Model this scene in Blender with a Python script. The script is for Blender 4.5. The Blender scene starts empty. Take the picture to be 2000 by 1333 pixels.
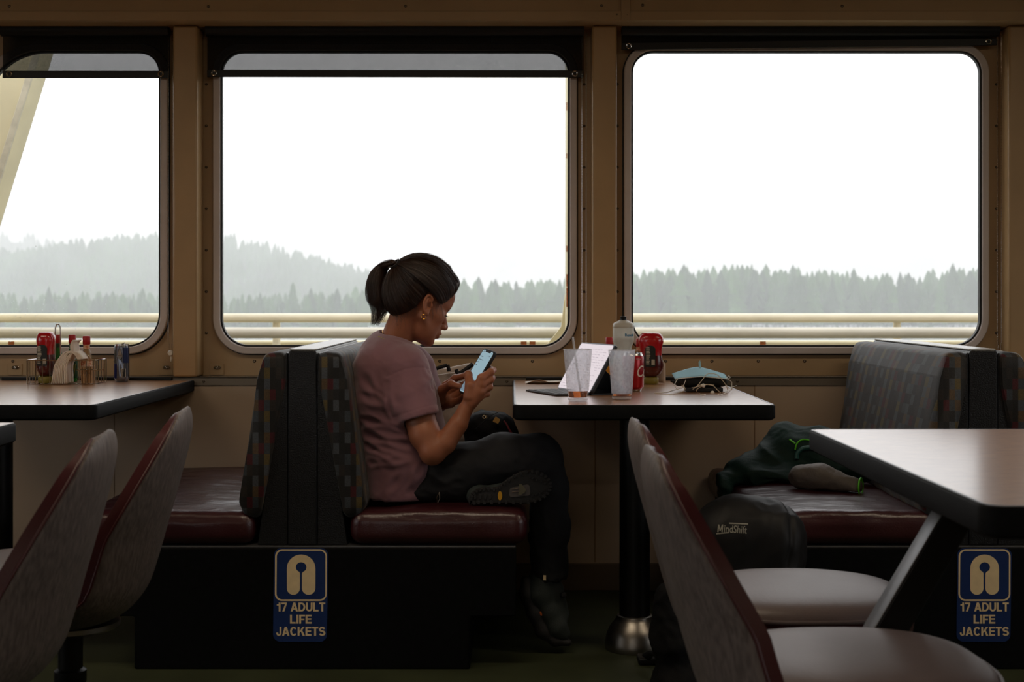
import bpy, bmesh, math, random
import numpy as np
from mathutils import Vector, Matrix, Euler
random.seed(7); RNG = np.random.RandomState(11)
SC = bpy.context.scene; COL = SC.collection
R = math.radians
# ------------------------------------------------------------------ camera, sky, lights, exposure
FPX = 2700.0; ZE = 1.026; HY = 588.0
def P(px, py, d):
    return Vector(((px-1000.0)*d/FPX, d, ZE-(py-HY)*d/FPX))
cam_d = bpy.data.cameras.new('camera'); cam = bpy.data.objects.new('camera', cam_d); COL.objects.link(cam)
cam.location = (0, 0, ZE); cam.rotation_euler = (R(90), 0, 0)
cam_d.sensor_width = 36; cam_d.lens = 36*FPX/2000; cam_d.shift_y = -(666.5-HY)/2000
cam_d.clip_start = .05; cam_d.clip_end = 6000
cam_d.dof.use_dof = True; cam_d.dof.focus_distance = 4.1; cam_d.dof.aperture_fstop = 6.3
SC.camera = cam
SC.view_settings.view_transform = 'Standard'; SC.view_settings.look = 'None'
SC.view_settings.exposure = 0.0; SC.view_settings.gamma = 1.0; SC.view_settings.use_curve_mapping = False
SC.cycles.use_denoising = True; SC.cycles.max_bounces = 7; SC.cycles.diffuse_bounces = 4
SC.cycles.transparent_max_bounces = 16; SC.cycles.volume_bounces = 1; SC.cycles.sample_clamp_indirect = 6
SC.cycles.caustics_reflective = False; SC.cycles.caustics_refractive = False

def s2l(c):
    c = [v/255.0 for v in c]
    return tuple((v/12.92 if v <= .04045 else ((v+.055)/1.055)**2.4) for v in c)

W = bpy.data.worlds.new('overcast_sky'); SC.world = W; W.use_nodes = True
nt = W.node_tree; nt.nodes.clear()
wo = nt.nodes.new('ShaderNodeOutputWorld'); bg = nt.nodes.new('ShaderNodeBackground')
tc = nt.nodes.new('ShaderNodeTexCoord'); mp = nt.nodes.new('ShaderNodeMapping'); mp.inputs['Scale'].default_value = (2, 2, 7)
nz = nt.nodes.new('ShaderNodeTexNoise'); nz.inputs['Scale'].default_value = 1.6; nz.inputs['Detail'].default_value = 4
cr = nt.nodes.new('ShaderNodeValToRGB')
cr.color_ramp.elements[0].position = .3; cr.color_ramp.elements[0].color = (.93, .94, .955, 1)
cr.color_ramp.elements[1].position = .65; cr.color_ramp.elements[1].color = (1, 1, 1, 1)
nt.links.new(tc.outputs['Generated'], mp.inputs[0]); nt.links.new(mp.outputs[0], nz.inputs[0])
nt.links.new(nz.outputs[0], cr.inputs[0]); nt.links.new(cr.outputs[0], bg.inputs[0])
bg.inputs[1].default_value = 2.0
nt.links.new(bg.outputs[0], wo.inputs[0])

CEIL_LIGHTS = [(-2.3, 2.9), (-.3, 2.9), (1.9, 2.9), (-2.2, -1.6), (0.0, -1.6), (2.2, -1.6)]
CEIL_POWER = (8.0, 8.5)
for i, (lx, ly) in enumerate(CEIL_LIGHTS):
    ld = bpy.data.lights.new('ceiling_lamp', 'AREA'); ld.shape = 'RECTANGLE'; ld.size = 1.1; ld.size_y = .16
    ld.energy = CEIL_POWER[i > 2]; ld.color = (1.0, .82, .60)
    lo = bpy.data.objects.new('ceiling_lamp', ld); COL.objects.link(lo); lo.location = (lx, ly, 2.205)

# ------------------------------------------------------------------ helpers
class MB:
    """collects vertices and faces for one mesh"""
    def __init__(s): s.v = []; s.f = []; s.uv = None
    def add(s, vs, fs):
        o = len(s.v); s.v += [tuple(v) for v in vs]; s.f += [tuple(i+o for i in f) for f in fs]; return s
    def box(s, a, b, M=None):
        (x0, y0, z0), (x1, y1, z1) = a, b
        vs = [Vector(q) for q in ((x0,y0,z0),(x1,y0,z0),(x1,y1,z0),(x0,y1,z0),(x0,y0,z1),(x1,y0,z1),(x1,y1,z1),(x0,y1,z1))]
        if M is not None: vs = [M @ v for v in vs]
        return s.add(vs, [(0,3,2,1),(4,5,6,7),(0,1,5,4),(1,2,6,5),(2,3,7,6),(3,0,4,7)])
    def prism(s, poly, y0, y1, axis='Y', M=None):
        """polygon (2-D, counter-clockwise seen from -axis) extruded along an axis"""
        n = len(poly); vs = []
        for t in (y0, y1):
            for (a, b) in poly:
                v = Vector((a, t, b)) if axis == 'Y' else (Vector((a, b, t)) if axis == 'Z' else Vector((t, a, b)))
                vs.append(M @ v if M is not None else v)
        fs = [tuple(range(n)), tuple(range(2*n-1, n-1, -1))]
        fs += [(i, i+n, (i+1) % n+n, (i+1) % n) for i in range(n)]
        return s.add(vs, fs)
    def ring(s, outer, inner, y0, y1, axis='Y'):
        """frame between two loops of equal length, extruded"""
        n = len(outer); vs = []
        for t in (y0, y1):
            for lp in (outer, inner):
                for (a, b) in lp: vs.append((a, t, b) if axis == 'Y' else (a, b, t))
        fs = []
        for i in range(n):
            j = (i+1) % n
            fs.append((i, j, n+j, n+i)); fs.append((2*n+i, 3*n+i, 3*n+j, 2*n+j))
            fs.append((i, 2*n+i, 2*n+j, j)); fs.append((n+i, n+j, 3*n+j, 3*n+i))
        return s.add(vs, fs)
    def tube(s, pts, r, n=8, cap=True, closed=False):
        pts = [Vector(p) for p in pts]; m = len(pts)
        rs = r if isinstance(r, (list, tuple)) else [r]*m
        vs = []; prev = None
        for i, p in enumerate(pts):
            if closed: t = (pts[(i+1) % m]-pts[i-1])
            else: t = pts[min(i+1, m-1)]-pts[max(i-1, 0)]
            if t.length < 1e-9: t = Vector((0, 0, 1))
            t.normalize()
            if prev is None:
                ref = Vector((0, 0, 1)) if abs(t.z) < .9 else Vector((1, 0, 0))
                a = t.cross(ref).normalized()
            else:
                a = (prev - t*prev.dot(t))
                a = a.normalized() if a.length > 1e-6 else t.orthogonal().normalized()
            prev = a; b = t.cross(a)
            for k in range(n):
                q = 2*math.pi*k/n; vs.append(p+(a*math.cos(q)+b*math.sin(q))*rs[i])
        fs = []
        for i in range(m if closed else m-1):
            for k in range(n):
                i2 = (i+1) % m
                fs.append((i*n+k, i*n+(k+1) % n, i2*n+(k+1) % n, i2*n+k))
        if cap and not closed: fs += [tuple(range(n-1, -1, -1)), tuple(range((m-1)*n, m*n))]
        return s.add(vs, fs)
    def lathe(s, prof, n=24, c=(0, 0, 0), M=None, capb=True, capt=True):
        vs = []; c = Vector(c)
        for (r, z) in prof:
            for k in range(n):
                a = 2*math.pi*k/n; v = Vector((r*math.cos(a), r*math.sin(a), z))
                vs.append((M @ v if M is not None else v)+c)
        fs = [(i*n+k, i*n+(k+1) % n, (i+1)*n+(k+1) % n, (i+1)*n+k) for i in range(len(prof)-1) for k in range(n)]
        if capb: fs.append(tuple(range(n-1, -1, -1)))
        if capt: fs.append(tuple(range((len(prof)-1)*n, len(prof)*n)))
        return s.add(vs, fs)
    def grid(s, rows):
        """rows of points -> quads"""
        m = len(rows); n = len(rows[0])
        return s.add([p for r_ in rows for p in r_], [(i*n+k, i*n+k+1, (i+1)*n+k+1, (i+1)*n+k) for i in range(m-1) for k in range(n-1)])
    def loops(s, rows, cap=True):
        m = len(rows); n = len(rows[0])
        fs = [(i*n+k, i*n+(k+1) % n, (i+1)*n+(k+1) % n, (i+1)*n+k) for i in range(m-1) for k in range(n)]
        if cap: fs += [tuple(range(n-1, -1, -1)), tuple(range((m-1)*n, m*n))]
        return s.add([p for r_ in rows for p in r_], fs)

def rrect(x0, z0, x1, z1, r, n=8, rs=None):
    """rounded rectangle, counter-clockwise; rs = radii for (bl, br, tr, tl)"""
    rs = rs or (r,)*4; out = []
    for (cx, cz, a0, rr) in ((x0+rs[0], z0+rs[0], 180, rs[0]), (x1-rs[1], z0+rs[1], 270, rs[1]), (x1-rs[2], z1-rs[2], 0, rs[2]), (x0+rs[3], z1-rs[3], 90, rs[3])):
        for k in range(n+1):
            a = R(a0+90*k/n); out.append((cx+rr*math.cos(a), cz+rr*math.sin(a)))
    return out

def mesh_obj(name, mb, mat=None, parent=None, smooth=False, bevel=0, seg=3, sharp=40):
    me = bpy.data.meshes.new(name)
    if isinstance(mb, MB): me.from_pydata(mb.v, [], mb.f)
    else:
        V, Q = mb
        me.vertices.add(len(V)); me.vertices.foreach_set('co', np.asarray(V, np.float32).ravel())
        me.loops.add(len(Q)*4); me.loops.foreach_set('vertex_index', np.asarray(Q, np.int32).ravel())
        me.polygons.add(len(Q)); me.polygons.foreach_set('loop_start', np.arange(0, len(Q)*4, 4, dtype=np.int32))
        me.update(calc_edges=True)
    me.validate()
    if isinstance(mb, MB):
        bm = bmesh.new(); bm.from_mesh(me); bmesh.ops.recalc_face_normals(bm, faces=bm.faces); bm.to_mesh(me); bm.free()
    if smooth:
        me.shade_smooth()
        if isinstance(mb, MB): me.set_sharp_from_angle(angle=R(sharp))
    o = bpy.data.objects.new(name, me); COL.objects.link(o)
    if mat is not None:
        for m in (mat if isinstance(mat, (list, tuple)) else [mat]): me.materials.append(m)
    if bevel:
        b = o.modifiers.new('bevel', 'BEVEL'); b.width = bevel; b.segments = seg; b.limit_method = 'ANGLE'; b.angle_limit = R(40)
        me.shade_smooth(); me.set_sharp_from_angle(angle=R(60)); b.harden_normals = False
    if parent is not None:
        o.parent = parent
        if parent.type == 'EMPTY': o.matrix_parent_inverse = parent.matrix_basis.inverted()
    return o

def thing(name, label, cat, loc=(0, 0, 0), group=None):
    o = bpy.data.objects.new(name, None); COL.objects.link(o); o.empty_display_size = .05
    o.location = loc; o['label'] = label; o['category'] = cat
    if group: o['group'] = group
    return o
def tag(o, label, cat, group=None, kind=None):
    o['label'] = label; o['category'] = cat
    if group: o['group'] = group
    if kind: o['kind'] = kind
    return o
def struct(name, mb, mat, **k):
    o = mesh_obj(name, mb, mat, **k); o['kind'] = 'structure'; return o
def copy_tree(o, parent=None):
    c = o.copy(); COL.objects.link(c)
    if parent is not None: c.parent = parent
    for ch in [q for q in bpy.data.objects if q.parent == o]: copy_tree(ch, c)
    return c

# ------------------------------------------------------------------ smooth solids: distance field + surface nets
class Field:
    def __init__(s, lo, hi, h):
        s.h = h; s.lo = np.array(lo, float)-2*h; n = np.ceil((np.array(hi)-s.lo)/h).astype(int)+3
        s.n = n; s.F = np.full(tuple(n), .2, np.float32)
        s.ax = [(s.lo[i]+h*np.arange(n[i])).astype(np.float32) for i in range(3)]
    def _win(s, lo, hi, pad):
        sl = []
        for i in range(3):
            a = int(max(0, math.floor((lo[i]-pad-s.lo[i])/s.h))); b = int(min(s.n[i], math.ceil((hi[i]+pad-s.lo[i])/s.h)+1))
            if b <= a: return None, None
            sl.append(slice(a, b))
        return tuple(sl), np.meshgrid(s.ax[0][sl[0]], s.ax[1][sl[1]], s.ax[2][sl[2]], indexing='ij', sparse=True)
    def _mix(s, sl, d, k, op):
        a = s.F[sl]
        if op == 'sub':
            d = -d
            if k > 0:
                hh = np.maximum(k-np.abs(a-d), 0)/k; s.F[sl] = np.maximum(a, d)+hh*hh*k*.25
            else: s.F[sl] = np.maximum(a, d)
        else:
            if k > 0:
                hh = np.maximum(k-np.abs(a-d), 0)/k; s.F[sl] = np.minimum(a, d)-hh*hh*k*.25
            else: s.F[sl] = np.minimum(a, d)
    def cap(s, p, q, r1, r2=None, k=.02, op='add'):
        r2 = r1 if r2 is None else r2; p = np.array(p, float); q = np.array(q, float); rm = max(r1, r2)
        sl, g = s._win(np.minimum(p, q)-rm, np.maximum(p, q)+rm, k+2*s.h)
        if sl is None: return s
        v = q-p; L = max(float(v@v), 1e-12)
        t = np.clip(((g[0]-p[0])*v[0]+(g[1]-p[1])*v[1]+(g[2]-p[2])*v[2])/L, 0, 1)
        d = np.sqrt((g[0]-p[0]-t*v[0])**2+(g[1]-p[1]-t*v[1])**2+(g[2]-p[2]-t*v[2])**2)-(r1+(r2-r1)*t)
        s._mix(sl, d.astype(np.float32), k, op); return s
    def chain(s, pts, rs, k=.01, op='add'):
        for i in range(len(pts)-1): s.cap(pts[i], pts[i+1], rs[i], rs[i+1], k, op)
        return s
    def ell(s, c, r, M=None, k=.02, op='add'):
        c = np.array(c, float); rm = max(r)
        sl, g = s._win(c-rm, c+rm, k+2*s.h)
        if sl is None: return s
        X, Y, Z = g[0]-c[0], g[1]-c[1], g[2]-c[2]
        if M is not None:
            m = np.array(M)   # columns = local axes in the field's frame
            X, Y, Z = (X*m[0][0]+Y*m[1][0]+Z*m[2][0], X*m[0][1]+Y*m[1][1]+Z*m[2][1], X*m[0][2]+Y*m[1][2]+Z*m[2][2])
        k0 = np.sqrt((X/r[0])**2+(Y/r[1])**2+(Z/r[2])**2); k1 = np.sqrt((X/r[0]**2)**2+(Y/r[1]**2)**2+(Z/r[2]**2)**2)
        d = k0*(k0-1)/np.maximum(k1, 1e-6)
        s._mix(sl, d.astype(np.float32), k, op); return s
    def box(s, c, hf, rr=.01, M=None, k=.01, op='add'):
        c = np.array(c, float); rm = math.sqrt(sum(v*v for v in hf)) if M is not None else None
        lo = c-(rm if rm else np.array(hf)); hi = c+(rm if rm else np.array(hf))
        sl, g = s._win(lo, hi, k+2*s.h)
        if sl is None: return s
        X, Y, Z = g[0]-c[0], g[1]-c[1], g[2]-c[2]
        if M is not None:
            m = np.array(M)
            X, Y, Z = (X*m[0][0]+Y*m[1][0]+Z*m[2][0], X*m[0][1]+Y*m[1][1]+Z*m[2][1], X*m[0][2]+Y*m[1][2]+Z*m[2][2])
        qx, qy, qz = np.abs(X)-(hf[0]-rr), np.abs(Y)-(hf[1]-rr), np.abs(Z)-(hf[2]-rr)
        d = np.sqrt(np.maximum(qx, 0)**2+np.maximum(qy, 0)**2+np.maximum(qz, 0)**2)+np.minimum(np.maximum(np.maximum(qx, qy), qz), 0)-rr
        s._mix(sl, d.astype(np.float32), k, op); return s
    def plane_cut(s, pt, nrm):
        """keep the side where (x-pt).n < 0"""
        nrm = np.array(nrm, float); nrm /= np.linalg.norm(nrm)
        g = np.meshgrid(*s.ax, indexing='ij', sparse=True)
        d = (g[0]-pt[0])*nrm[0]+(g[1]-pt[1])*nrm[1]+(g[2]-pt[2])*nrm[2]
        s.F = np.maximum(s.F, d.astype(np.float32)); return s
    def mesh(s, smooth=1, disp=None, T=None):
        F = s.F; h = s.h
        F[0] = F[-1] = .2; F[:, 0] = F[:, -1] = .2; F[:, :, 0] = F[:, :, -1] = .2
        S = (F < 0); c = np.zeros(tuple(np.array(F.shape)-1), np.int8)
        for a in (0, 1):
            for b in (0, 1):
                for d in (0, 1): c += S[a:F.shape[0]-1+a, b:F.shape[1]-1+b, d:F.shape[2]-1+d]
        act = (c > 0) & (c < 8); I, J, K = np.nonzero(act)
        idx = np.full(act.shape, -1, np.int32); idx[I, J, K] = np.arange(len(I))
        acc = np.zeros((len(I), 3)); cnt = np.zeros(len(I))
        cor = [(a, b, d) for a in (0, 1) for b in (0, 1) for d in (0, 1)]
        for p in cor:
            for ax in range(3):
                if p[ax]: continue
                q = list(p); q[ax] = 1
                fa = F[I+p[0], J+p[1], K+p[2]]; fb = F[I+q[0], J+q[1], K+q[2]]
                m = (fa < 0) != (fb < 0); t = np.where(m, fa/np.where(m, fa-fb, 1), 0)
                pos = np.tile(np.array(p, float), (len(I), 1)); pos[:, ax] += t
                acc += pos*m[:, None]; cnt += m
        V = np.stack([I, J, K], 1)+acc/cnt[:, None]; V = s.lo+V*h
        Q = []
        for ax in range(3):
            sa = [slice(1, -1)]*3; sa[ax] = slice(0, -1); sb = list(sa); sb[ax] = slice(1, None)
            A = S[tuple(sa)]; B = S[tuple(sb)]
            i, j, k = np.nonzero(A != B); flip = A[i, j, k]
            off = [1, 1, 1]; off[ax] = 0; i = i+off[0]; j = j+off[1]; k = k+off[2]
            u, v = [(1, 2), (2, 0), (0, 1)][ax]
            base = np.stack([i, j, k], 1)
            def cell(du, dv):
                b_ = base.copy(); b_[:, u] -= du; b_[:, v] -= dv; return idx[b_[:, 0], b_[:, 1], b_[:, 2]]
            q = np.stack([cell(1, 1), cell(0, 1), cell(0, 0), cell(1, 0)], 1)
            q[~flip] = q[~flip][:, ::-1]; Q.append(q)
        Q = np.concatenate(Q); Q = Q[(Q >= 0).all(1)]
        for _ in range(smooth):
            S_ = np.zeros_like(V); N_ = np.zeros(len(V))
            for a in range(4):
                e0 = Q[:, a]; e1 = Q[:, (a+1) % 4]
                for d in range(3):
                    S_[:, d] += np.bincount(e0, V[e1, d], len(V))+np.bincount(e1, V[e0, d], len(V))
                N_ += np.bincount(e0, minlength=len(V))+np.bincount(e1, minlength=len(V))
            V = V*.4+.6*S_/np.maximum(N_, 1)[:, None]
        if disp is not None:
            n = vnormals(V, Q); V = V+n*disp(V, n)[:, None]
        if T is not None: V = V @ np.array(T.to_3x3()).T+np.array(T.translation)
        return V, Q
def vnormals(V, Q):
    fn = np.cross(V[Q[:, 2]]-V[Q[:, 0]], V[Q[:, 3]]-V[Q[:, 1]]); n = np.zeros_like(V)
    for a in range(4):
        for d in range(3): n[:, d] += np.bincount(Q[:, a], fn[:, d], len(V))
    return n/np.maximum(np.linalg.norm(n, axis=1), 1e-12)[:, None]
def joinVQ(parts):
    Vs, Qs, o = [], [], 0
    for V, Q in parts: Vs.append(V); Qs.append(Q+o); o += len(V)
    return np.concatenate(Vs), np.concatenate(Qs)
def wob(V, f, seed=0, ridge=False, oct=3):
    """cheap smooth noise from rotated sines, about -1..1"""
    rs = np.random.RandomState(seed); out = np.zeros(len(V)); amp = 1; tot = 0
    P_ = V.copy()
    for o in range(oct):
        acc = np.zeros(len(V))
        for q in range(4):
            d = rs.normal(size=3); d /= np.linalg.norm(d); ph = rs.rand()*6.28
            w = rs.normal(size=3); w /= np.linalg.norm(w)
            acc += np.sin((P_@d)*f*6.28+ph+1.3*np.sin((P_@w)*f*3.9+ph*2))
        acc /= 2.6
        if ridge: acc = 1-2*np.abs(acc)
        out += acc*amp; tot += amp; amp *= .5; f *= 2.1
    return out/tot

# ------------------------------------------------------------------ materials
def mat(name, col, rough=.5, metal=0, spec=.5, bump=0, bscale=200, var=0, vscale=8, coat=0, bdetail=2, stretch=None, rvar=0, col2=None, trans=0, ior=1.45, sss=0, sheen=0, bdist=.002):
    m = bpy.data.materials.new(name); m.use_nodes = True; nt = m.node_tree; b = nt.nodes['Principled BSDF']
    c = s2l(col) if max(col) > 1.001 else tuple(col)
    b.inputs['Base Color'].default_value = (*c, 1); b.inputs['Roughness'].default_value = rough; b.inputs['Metallic'].default_value = metal
    b.inputs['Specular IOR Level'].default_value = spec; b.inputs['Coat Weight'].default_value = coat; b.inputs['Coat Roughness'].default_value = .15
    b.inputs['Transmission Weight'].default_value = trans; b.inputs['IOR'].default_value = ior
    if sheen: b.inputs['Sheen Weight'].default_value = sheen; b.inputs['Sheen Roughness'].default_value = .5
    if sss: b.inputs['Subsurface Weight'].default_value = sss; b.inputs['Subsurface Radius'].default_value = (.01, .004, .002); b.inputs['Subsurface Scale'].default_value = .6
    t = nt.nodes.new('ShaderNodeTexCoord'); vec = t.outputs['Object']
    if stretch:
        mm = nt.nodes.new('ShaderNodeMapping'); mm.inputs['Scale'].default_value = stretch; nt.links.new(vec, mm.inputs[0]); vec = mm.outputs[0]
    if var or col2:
        n = nt.nodes.new('ShaderNodeTexNoise'); n.inputs['Scale'].default_value = vscale; n.inputs['Detail'].default_value = 5
        nt.links.new(vec, n.inputs[0]); r = nt.nodes.new('ShaderNodeValToRGB')
        r.color_ramp.elements[0].position = .35; r.color_ramp.elements[1].position = .65
        c2 = (s2l(col2) if max(col2) > 1.001 else col2) if col2 else tuple(min(1, v*(1+var)) for v in c)
        c1 = c if col2 else tuple(v*(1-var) for v in c)
        r.color_ramp.elements[0].color = (*c1, 1); r.color_ramp.elements[1].color = (*c2, 1)
        nt.links.new(n.outputs[0], r.inputs[0]); nt.links.new(r.outputs[0], b.inputs['Base Color'])
    if rvar:
        n = nt.nodes.new('ShaderNodeTexNoise'); n.inputs['Scale'].default_value = vscale*1.7; nt.links.new(vec, n.inputs[0])
        q = nt.nodes.new('ShaderNodeMapRange'); q.inputs[3].default_value = max(0, rough-rvar); q.inputs[4].default_value = min(1, rough+rvar)
        nt.links.new(n.outputs[0], q.inputs[0]); nt.links.new(q.outputs[0], b.inputs['Roughness'])
    if bump:
        n = nt.nodes.new('ShaderNodeTexNoise'); n.inputs['Scale'].default_value = bscale; n.inputs['Detail'].default_value = bdetail
        nt.links.new(vec, n.inputs[0]); u = nt.nodes.new('ShaderNodeBump'); u.inputs['Strength'].default_value = bump; u.inputs['Distance'].default_value = bdist
        nt.links.new(n.outputs[0], u.inputs['Height']); nt.links.new(u.outputs[0], b.inputs['Normal'])
    return m
def thin(name, col, alpha, rough=.05, spec=1.0, noise=0, nscale=30, transl=0):
    """thin see-through sheet: tinted transparent mixed with a dielectric surface"""
    m = bpy.data.materials.new(name); m.use_nodes = True; nt = m.node_tree; b = nt.nodes['Principled BSDF']
    b.inputs['Base Color'].default_value = (*s2l(col), 1); b.inputs['Roughness'].default_value = rough; b.inputs['Specular IOR Level'].default_value = spec*.5
    o = nt.nodes['Material Output']; tr = nt.nodes.new('ShaderNodeBsdfTransparent'); mx = nt.nodes.new('ShaderNodeMixShader')
    mx.inputs[0].default_value = alpha
    if noise:
        t = nt.nodes.new('ShaderNodeTexCoord'); n = nt.nodes.new('ShaderNodeTexNoise'); n.inputs['Scale'].default_value = nscale; n.inputs['Detail'].default_value = 6
        q = nt.nodes.new('ShaderNodeMapRange'); q.inputs[1].default_value = .3; q.inputs[2].default_value = .75
        q.inputs[3].default_value = max(0, alpha-noise); q.inputs[4].default_value = min(1, alpha+noise)
        nt.links.new(t.outputs['Object'], n.inputs[0]); nt.links.new(n.outputs[0], q.inputs[0]); nt.links.new(q.outputs[0], mx.inputs[0])
    top = b.outputs[0]
    if transl:
        tl = nt.nodes.new('ShaderNodeBsdfTranslucent'); tl.inputs[0].default_value = (*s2l(col), 1); m2 = nt.nodes.new('ShaderNodeMixShader'); m2.inputs[0].default_value = transl
        nt.links.new(b.outputs[0], m2.inputs[1]); nt.links.new(tl.outputs[0], m2.inputs[2]); top = m2.outputs[0]
    nt.links.new(tr.outputs[0], mx.inputs[1]); nt.links.new(top, mx.inputs[2]); nt.links.new(mx.outputs[0], o.inputs[0])
    return m

M = {}
M['wall'] = mat('cream_wall_paint', (180, 152, 116), .45, bump=.08, bscale=60, var=.06, vscale=3)
M['panel'] = mat('beige_wall_panel', (184, 162, 140), .5, bump=.1, bscale=120, var=.05, vscale=2)
M['post'] = mat('tan_post_paint', (172, 141, 101), .32, bump=.05, bscale=40, var=.06, vscale=5)
M['channel'] = mat('brown_channel_paint', (128, 98, 68), .45, bump=.05, bscale=60, var=.08, vscale=6)
M['alu'] = mat('grey_window_trim', (200, 190, 186), .5, spec=.3, bump=.05, bscale=300, var=.05)
M['rubber'] = mat('black_rubber', (12, 12, 13), .5)
M['steel'] = mat('brushed_steel', (150, 145, 138), .33, metal=1, bump=.1, bscale=60, stretch=(1, 1, 40), rvar=.08)
M['chrome'] = mat('chrome', (205, 200, 195), .1, metal=1, rvar=.04)
M['screw'] = mat('dull_screw', (110, 98, 85), .35, metal=1, var=.2, vscale=90)
M['blacktex'] = mat('textured_black_laminate', (9, 10, 11), .6, spec=.12, bump=.5, bscale=420, bdist=.0012, var=.2, vscale=60)
M['blackframe'] = mat('leather_grain_black', (22, 23, 26), .3, spec=.5, bump=.8, bscale=260, bdist=.0016)
M['blackpaint'] = mat('black_painted_metal', (9, 9, 10), .4, spec=.35, bump=.1, bscale=200)
M['greymetal'] = mat('grey_metal_edge', (120, 120, 122), .38, metal=.7, bump=.2, bscale=90, var=.1)
M['plate'] = mat('sky_sheen_laminate_cap', (190, 190, 188), .25, spec=.8)  # cap colour made pale to carry the reflected sky
M['strip'] = mat('dull_metal_strip', (125, 115, 102), .45, metal=.35, rvar=.08)
M['maroon'] = mat('maroon_vinyl', (56, 19, 24), .33, spec=.8, bump=.25, bscale=180, var=.12, vscale=5, rvar=.06)
M['maroon2'] = mat('maroon_chair_vinyl', (76, 24, 29), .4, spec=.6, bump=.2, bscale=220, var=.1, vscale=6)
M['seatglare'] = mat('glare_greyed_vinyl', (124, 110, 110), .43, spec=.6, bump=.2, bscale=200, var=.08, vscale=7)  # maroon vinyl greyed: the window glare is put into the colour
M['backgrey'] = mat('grained_grey_chair_back', (124, 113, 109), .5, spec=.4, bump=.5, bscale=60, stretch=(3, 3, .35), col2=(94, 85, 82), vscale=55)
M['floor'] = mat('olive_floor', (58, 63, 43), .55, spec=.3, bump=.15, bscale=300, var=.18, vscale=5)
M['base'] = mat('grey_baseboard', (98, 82, 64), .5, var=.08)
M['ceil'] = mat('cream_ceiling', (190, 172, 140), .6, var=.03)
M['extpaint'] = mat('cream_exterior_paint', (222, 212, 176), .5, bump=.1, bscale=60, var=.05, vscale=4)
M['extpaint2'] = mat('chalky_exterior_paint', (205, 198, 176), .6, bump=.3, bscale=120, var=.1, vscale=30)
M['rail'] = mat('cream_rail_paint', (235, 226, 200), .3, bump=.1, bscale=50, var=.05, vscale=6)
M['rail2'] = mat('grey_rail_paint', (218, 212, 196), .35, bump=.1, bscale=60, var=.08, vscale=3)
M['rust'] = mat('rust_stain', (150, 82, 28), .8, var=.3, vscale=80)
M['black'] = mat('matt_black', (14, 14, 16), .5)
M['white'] = mat('white_plastic', (225, 222, 215), .35)
M['gold'] = mat('gold', (215, 160, 70), .22, metal=1)
M['paper'] = mat('white_paper', (222, 214, 205), .75, bump=.3, bscale=40, var=.04)
M['red'] = mat('red_plastic_cap', (165, 16, 20), .35)
M['signblue'] = mat('sign_blue', (24, 48, 100), .4, var=.06, vscale=30)
M['signcream'] = mat('sign_cream', (236, 212, 166), .5, var=.05, vscale=40)

def wood_mat():
    m = mat('tabletop_laminate', (150, 104, 66), .36, spec=1.0, coat=1.0)
    m.node_tree.nodes['Principled BSDF'].inputs['Coat Roughness'].default_value = .2; nt = m.node_tree; b = nt.nodes['Principled BSDF']
    t = nt.nodes.new('ShaderNodeTexCoord'); mp = nt.nodes.new('ShaderNodeMapping'); mp.inputs['Scale'].default_value = (6, 60, 6)
    n = nt.nodes.new('ShaderNodeTexNoise'); n.inputs['Scale'].default_value = 5; n.inputs['Detail'].default_value = 8; n.inputs['Distortion'].default_value = .6
    r = nt.nodes.new('ShaderNodeValToRGB'); r.color_ramp.elements[0].position = .35; r.color_ramp.elements[0].color = (*s2l((148, 98, 58)), 1)
    r.color_ramp.elements[1].position = .68; r.color_ramp.elements[1].color = (*s2l((192, 138, 86)), 1)
    nt.links.new(t.outputs['Object'], mp.inputs[0]); nt.links.new(mp.outputs[0], n.inputs[0]); nt.links.new(n.outputs[0], r.inputs[0]); nt.links.new(r.outputs[0], b.inputs['Base Color'])
    n2 = nt.nodes.new('ShaderNodeTexNoise'); n2.inputs['Scale'].default_value = 350; bp = nt.nodes.new('ShaderNodeBump'); bp.inputs['Strength'].default_value = .06; bp.inputs['Distance'].default_value = .0004
    nt.links.new(t.outputs['Object'], n2.inputs[0]); nt.links.new(n2.outputs[0], bp.inputs['Height']); nt.links.new(bp.outputs[0], b.inputs['Normal'])
    return m
M['table'] = wood_mat()

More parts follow.
